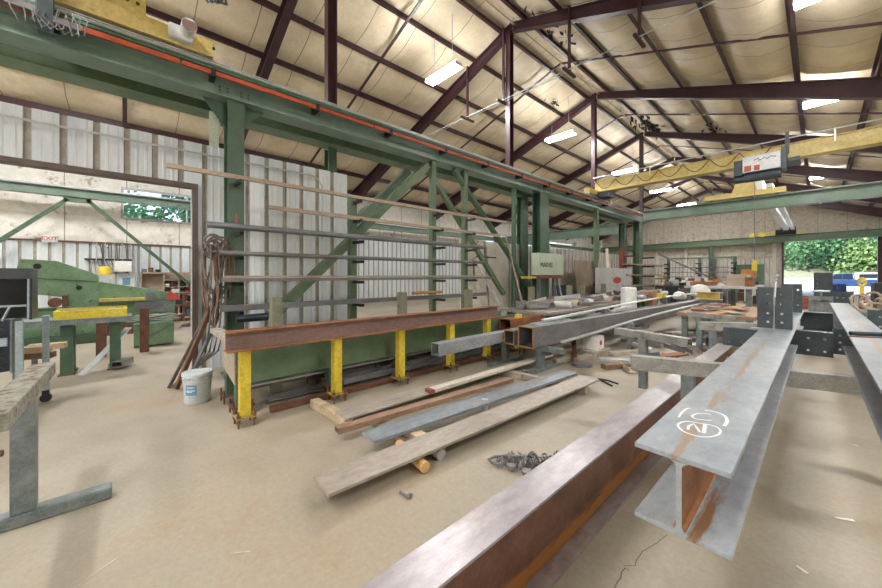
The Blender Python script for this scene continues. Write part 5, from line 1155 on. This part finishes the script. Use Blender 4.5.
# near crane end truck at the top left
nc = thing('bridge_crane', 'yellow end truck of the nearest crane on the runway at the top left', 'bridge crane', (-5.97, -1, 4.56))
MB().box(-6.07, -5.84, -2.2, .92, 4.62, 4.84).build('end_truck', 'craneyel', nc, bevel=.006)
MB().box(-6.10, -5.84, -.95, .18, 4.84, 5.06).build('bridge_seat', 'craneyel', nc, bevel=.006)
MB().box(-6.1, 3.2, -.75, -.35, 5.06, 5.5).build('bridge_beam', 'craneyel', nc)
for yy in (.78, -1.9): MB().cyl((-6.06, yy, 4.66), (-5.86, yy, 4.66), .09, 14).build('wheel', 'darkst', nc)
MB().cyl((-5.83, .90, 4.74), (-5.83, .93, 4.74), .02, 8).cyl((-5.835, .0, 4.95), (-5.82, .0, 4.95), .02, 8).cyl((-5.835, .10, 4.95), (-5.82, .10, 4.95), .02, 8).build('bolt', 'black', nc)
mo = MB().cyl((-5.97, .60, 4.80), (-5.52, .60, 4.76), .085, 20).build('drive_motor', 'corr', nc, smooth=True)
MB().box(-5.84, -5.74, .40, .66, 4.66, 4.84).build('gearbox', 'corr', nc, bevel=.02)
MB().cyl((-5.52, .60, 4.76), (-5.515, .60, 4.76), .08, 20).build('motor_cap', 'rustmauve', mo)
rn = random.Random(2); mb = MB()
for q in range(8):
    y = .52 + .05 * q
    mb.pipe([(-5.62, y + .1, 5.7), (-5.58, y, 5.35 + .03 * (q % 3)), (-5.55 + .01 * q, y + .08, 5.15 + .02 * (q % 4)), (-5.6, y + .16, 5.3), (-5.62, y + .1, 5.65)], .018, 6)
mb.build('cable_bundle', 'slate', nc, smooth=True)
cl = MB().box(-5.75, -5.66, -.72, -.60, 4.15, 4.95)
cl.build('collector_arm', 'slate', nc)
mb = MB()
for q in range(9):
    y = -.90 + .055 * q
    mb.pipe([(-5.70, y, 4.46), (-5.64, y + .05 * math.sin(q), 4.30), (-5.62, y + .06, 4.16 + .015 * (q % 3)), (-5.66, y + .10, 4.24), (-5.70, y + .12, 4.44)], .006, 6)
mb.box(-5.74, -5.66, -1.0, -.72, 4.33, 4.40).box(-5.74, -5.66, -.60, -.38, 4.28, 4.35)
mb.build('collector_wiring', 'tubest', nc)
# trolley wire and its T hangers near the second frame
tw = thing('trolley_wire', 'thin pale wire strung across the hall in front of the second rafter frame', 'wire', (-4, 8.3, 6.7))
MB().pipe([(-10.5, 8.25, 6.70), (XR - .1, 8.25, 6.70)], .013, 6).pipe([(-10.5, 8.33, 6.68), (-4.4, 8.33, 6.68)], .008, 6).build('wire', 'gal', tw)
for k, x in enumerate((-7.8, -6.33, -4.26, -2.64)):
    t = thing('wire_hanger', f'maroon drop hanger with a crossbar carrying the pale wire, {ORD[k]} from the left', 'hanger', (x, 8.3, 6.7), 'wire hangers')
    MB().bar((x, 8.3, 6.66), (x, 8.3, R(x) - (.0)), .06, .06, up=(1, 0, 0)).build('drop', 'maroon', t)
    MB().bar((x, 8.0, 6.64), (x, 8.6, 6.64), .07, .05).build('crossbar', 'maroon', t)
# gas bottles, bins near the right
t = thing('far_beam_stub', 'dark I-beam end standing beyond the marked beam', 'steel beam', (.05, 10, .95))
MB().ibeam((.03, 9.9, .96), (.06, 11.0, .96), .24, .22, .014, .01).build('beam', 'darkst', t)
MB().box(-.12, -.06, 10.0, 10.1, 0, .96).box(.14, .20, 10.0, 10.1, 0, .96).build('leg', 'horse', t)
t = thing('angle_bracket', 'slate bracket block with a row of holes beyond the far ends of the beams', 'bracket', (.08, 12, 1.0), 'drilled brackets')
holed_obj('face_plate', .30, .56, [(-.09, b) for b in (.1, .2, .3, .4)], (.08, 12.0, 1.0), 'slate', t)
MB().box(-.06, .22, 12.02, 12.2, 1.0, 1.54).build('block', 'darkst', t)
MB().box(-.15, .3, 11.9, 12.4, 0, 1.0).build('stand', 'horse', t)
t = thing('angle_bracket', 'low slate plate with three bolt holes right of the dark beam end', 'bracket', (.28, 10.2, .96), 'drilled brackets')
holed_obj('face_plate', .26, .22, [(a, .10) for a in (-.08, 0, .08)], (.33, 10.2, .96), 'slate', t, r=.016)
MB().box(.21, .46, 10.2, 10.3, .93, .96).build('ledge', 'slate', t)
MB().box(.36, .42, 10.15, 10.25, 0, .93).build('leg', 'horse', t)
t = thing('lifting_clamp', 'yellow oval lifting clamp on the right beyond the second beam', 'clamp', (.6, 11, 1.0))
MB().torus((.60, 11, 1.36), .075, .022, nrm=(0, 1, 0), n=20, sx=.7).cyl((.60, 10.98, 1.40), (.60, 11.02, 1.40), .05, 16).box(.57, .63, 10.97, 11.03, 1.12, 1.30).build('clamp_body', 'yellow', t, smooth=True)
MB().box(.56, .64, 10.95, 11.05, 0, 1.12).build('stand', 'redrust', t)
tag(MB().box(.76, 1.4, 11.0, 11.8, .95, 1.34).build('dark_bin', 'black', bevel=.01), 'black bin at the right edge on a bench', 'bin')
t = thing('side_bench', 'dark bench at the right edge below the black bin', 'bench', (1.0, 11.3, 0)); MB().box(.7, 1.6, 10.8, 12.0, .87, .95).build('bench_top', 'tubest', t)
for x in (.75, 1.5):
    for y in (10.9, 11.9): MB().box(x - .04, x + .04, y - .04, y + .04, 0, .87).build('leg', 'darkst', t)
t = thing('rope_heap', 'heap of tan straps and rope at the right edge', 'rope', (.6, 8.4, .95)); rn = random.Random(6)
for q in range(9):
    MB().torus((.46 + rn.uniform(-.06, .35), 8.3 + rn.uniform(-.2, .2), 1.02 + rn.uniform(-.02, .10)), .09, .018, nrm=(rn.gauss(0, .6), rn.gauss(0, 1), rn.gauss(0, 1)), sx=1.5, n=14, m=6, ang=rn.random() * 3).build('rope_loop', 'tan', t, smooth=True)
tag(MB().box(.42, 1.3, 8.0, 8.7, .90, .95).box(.5, .56, 8.2, 8.3, 0, .90).box(1.1, 1.16, 8.2, 8.3, 0, .9).build('small_stand', 'horse'), 'grey stand carrying the heap of tan straps', 'stand')
t = thing('drilled_channel', 'deep slate channel with bolt holes right of the second beam', 'steel channel', (.8, 6.9, .80), 'drilled brackets')
holed_obj('face_plate', .8, .26, [(a, b) for a in (-.3, -.1, .1) for b in (.06, .18)], (.82, 6.9, .80), 'slate', t)
MB().box(.42, 1.22, 6.9, 7.0, 1.05, 1.062).build('flange', 'slate', t)
horse(.5, 1.3, 6.95, 6.95, .80, (1.0,), 'steel sawhorse at the right edge under the slate channel', foot=.3)
for k, (x, y, h_, m, lb) in enumerate([(-.05, 22, .5, 'redrust', 'red-brown beam end in the gap beyond the beams'), (-.3, 25, .45, 'redrust', 'low red-brown block further back in the gap')]):
    tag(MB().box(x - .5, x + .4, y, y + .5, 0, h_).build('steel_block', m), lb, 'block')
for k, (x, y) in enumerate([(.55, 34), (1.0, 35.5)]):
    tag(MB().lathe((x, y, 0), [(.29, 0), (.29, .28), (.31, .3), (.29, .32), (.29, .58), (.31, .6), (.29, .62), (.29, .88), (.27, .9)], 18).build('barrel', 'carblue', smooth=True), f'blue barrel inside near the big door, {["left","right"][k]} one', 'barrel', 'barrels by the door')

# ------------------------------------------------------------------ outside : truck
t = thing('pickup_truck', 'blue pickup truck with a white cap parked outside the big door', 'truck', (2.6, 50, 0))
def side(pts, y0, y1): return MB().poly([(a, y0, b) for a, b in pts], (0, y1 - y0, 0))
side([(.4, .45), (.38, .95), (.9, 1.05), (1.05, 1.08), (5.6, 1.08), (5.62, .45)], 49.6, 51.4).build('body', 'carblue', t, bevel=.05)
side([(1.0, 1.08), (1.45, 1.62), (1.6, 1.66), (2.5, 1.68), (2.6, 1.08)], 49.75, 51.25).build('cab', 'carblue', t, bevel=.04)
side([(2.65, 1.08), (2.68, 1.72), (5.2, 1.74), (5.5, 1.08)], 49.65, 51.35).build('cap', 'carwhite', t, bevel=.05)
side([(1.2, 1.12), (1.52, 1.55), (1.85, 1.56), (1.85, 1.12)], 49.73, 49.76).build('window', 'glassdk', t)
side([(1.93, 1.12), (1.93, 1.56), (2.48, 1.58), (2.5, 1.12)], 49.73, 49.76).build('window', 'glassdk', t)
side([(2.9, 1.22), (2.9, 1.58), (4.2, 1.6), (4.2, 1.22)], 49.63, 49.66).build('window', 'glassdk', t)
for x in (1.3, 4.7):
    for y in (49.62, 51.2):
        wv = MB().cyl((x, y, .38), (x, y + .2, .38), .38, 22).build('wheel', 'tyre', t, bevel=.03); MB().cyl((x, y - .01, .38), (x, y + .01, .38), .2, 14).build('hub', 'silver', wv)
MB().box(5.55, 5.64, 49.7, 49.9, .7, .95).build('tail_light', 'red', t)
t.location.x -= .35
for k, (x, y, s, m, lb) in enumerate([(-1.2, 48, .9, 'gravel', 'pale gravel heap outside the door, left one'), (-.6, 60, 1.6, 'gravel', 'larger pale gravel heap further out'), (-1.5, 55, .8, 'crate', 'brown-red heap outside the door')]):
    tag(MB().lathe((x, y, -.05), [(s * 1.3, 0), (s * 1.0, s * .28), (s * .6, s * .52), (s * .2, s * .66), (.02, s * .7)], 18).build('gravel_heap', m, smooth=True), lb, 'heap')

# ------------------------------------------------------------------ sky, sun, camera
w = bpy.data.worlds.new('sky'); SC.world = w; w.use_nodes = True
nt = w.node_tree; bg = nt.nodes['Background']; sk = nt.nodes.new('ShaderNodeTexSky'); sk.sky_type = 'NISHITA'
sk.sun_disc = False; sk.sun_elevation = math.radians(50); sk.sun_rotation = math.radians(200); sk.dust_density = 2
nt.links.new(sk.outputs[0], bg.inputs[0]); bg.inputs[1].default_value = .30
sl = bpy.data.lights.new('sun', 'SUN'); sl.energy = 3.2; sl.angle = .03; sl.color = (1, .95, .88)
so = bpy.data.objects.new('sun', sl); COL.objects.link(so); so.rotation_euler = (math.radians(38), math.radians(-12), math.radians(-20)); so.location = (0, 60, 30)
cam = bpy.data.cameras.new('camera'); co = bpy.data.objects.new('camera', cam); COL.objects.link(co)
co.location = (0, 0, 1.5); co.rotation_euler = (math.radians(90), 0, math.radians(47.62))
cam.sensor_width = 36; cam.lens = 36 * 344 / 882; cam.shift_y = -19 / 882; cam.clip_end = 500; cam.clip_start = .02
SC.camera = co
SC.view_settings.view_transform = 'Standard'; SC.view_settings.look = 'None'; SC.view_settings.exposure = 1.12; SC.view_settings.gamma = 1.0
SC.view_settings.use_curve_mapping = False
SC.cycles.max_bounces = 8; SC.cycles.diffuse_bounces = 5; SC.cycles.sample_clamp_indirect = 6

# litter on the floor
for k, (x, y, a, l, w_, m, lb) in enumerate([(.11, 3.25, .6, .09, .022, 'white', 'white paper scrap on the floor right of the marked beam'), (-.055, 2.53, -.5, .05, .022, 'cream', 'cream paper scrap on the floor below the beam end'), (.21, 4.73, .2, .06, .015, 'cream', 'small pale chip on the floor between the two blue-grey beams'), (-2.1, .45, 1.0, .10, .006, 'cream', 'thin straw-like sliver on the floor at the lower left'), (-2.44, -.12, 2.2, .20, .005, 'cream', 'long thin straw-like sliver at the lower left corner')]):
    tag(MB().poly([(x - l / 2 * math.cos(a) - w_ / 2 * math.sin(a), y - l / 2 * math.sin(a) + w_ / 2 * math.cos(a), .002), (x + l / 2 * math.cos(a) - w_ / 3 * math.sin(a), y + l / 2 * math.sin(a) + w_ / 3 * math.cos(a), .004), (x + l / 2 * math.cos(a) + w_ / 2 * math.sin(a), y + l / 2 * math.sin(a) - w_ / 2 * math.cos(a), .002), (x - l / 2 * math.cos(a) + w_ / 3 * math.sin(a), y - l / 2 * math.sin(a) - w_ / 3 * math.cos(a), .005)], (0, 0, .002)).build('floor_litter', m), lb, 'litter', 'litter on the floor')
rn = random.Random(3); FL = bpy.data.objects['floor']
def crack(p, q, n, w_):
    pts = []
    for i in range(n + 1):
        u = i / n; pts.append((p[0] + (q[0] - p[0]) * u + rn.uniform(-.02, .02), p[1] + (q[1] - p[1]) * u + rn.uniform(-.02, .02)))
    stroke(pts, w_, FL, 'floor_crack', .0012, 'brown')
crack((-.70, 1.25), (-.66, 1.9), 18, .005); crack((-.66, 1.9), (-.60, 2.3), 10, .004)
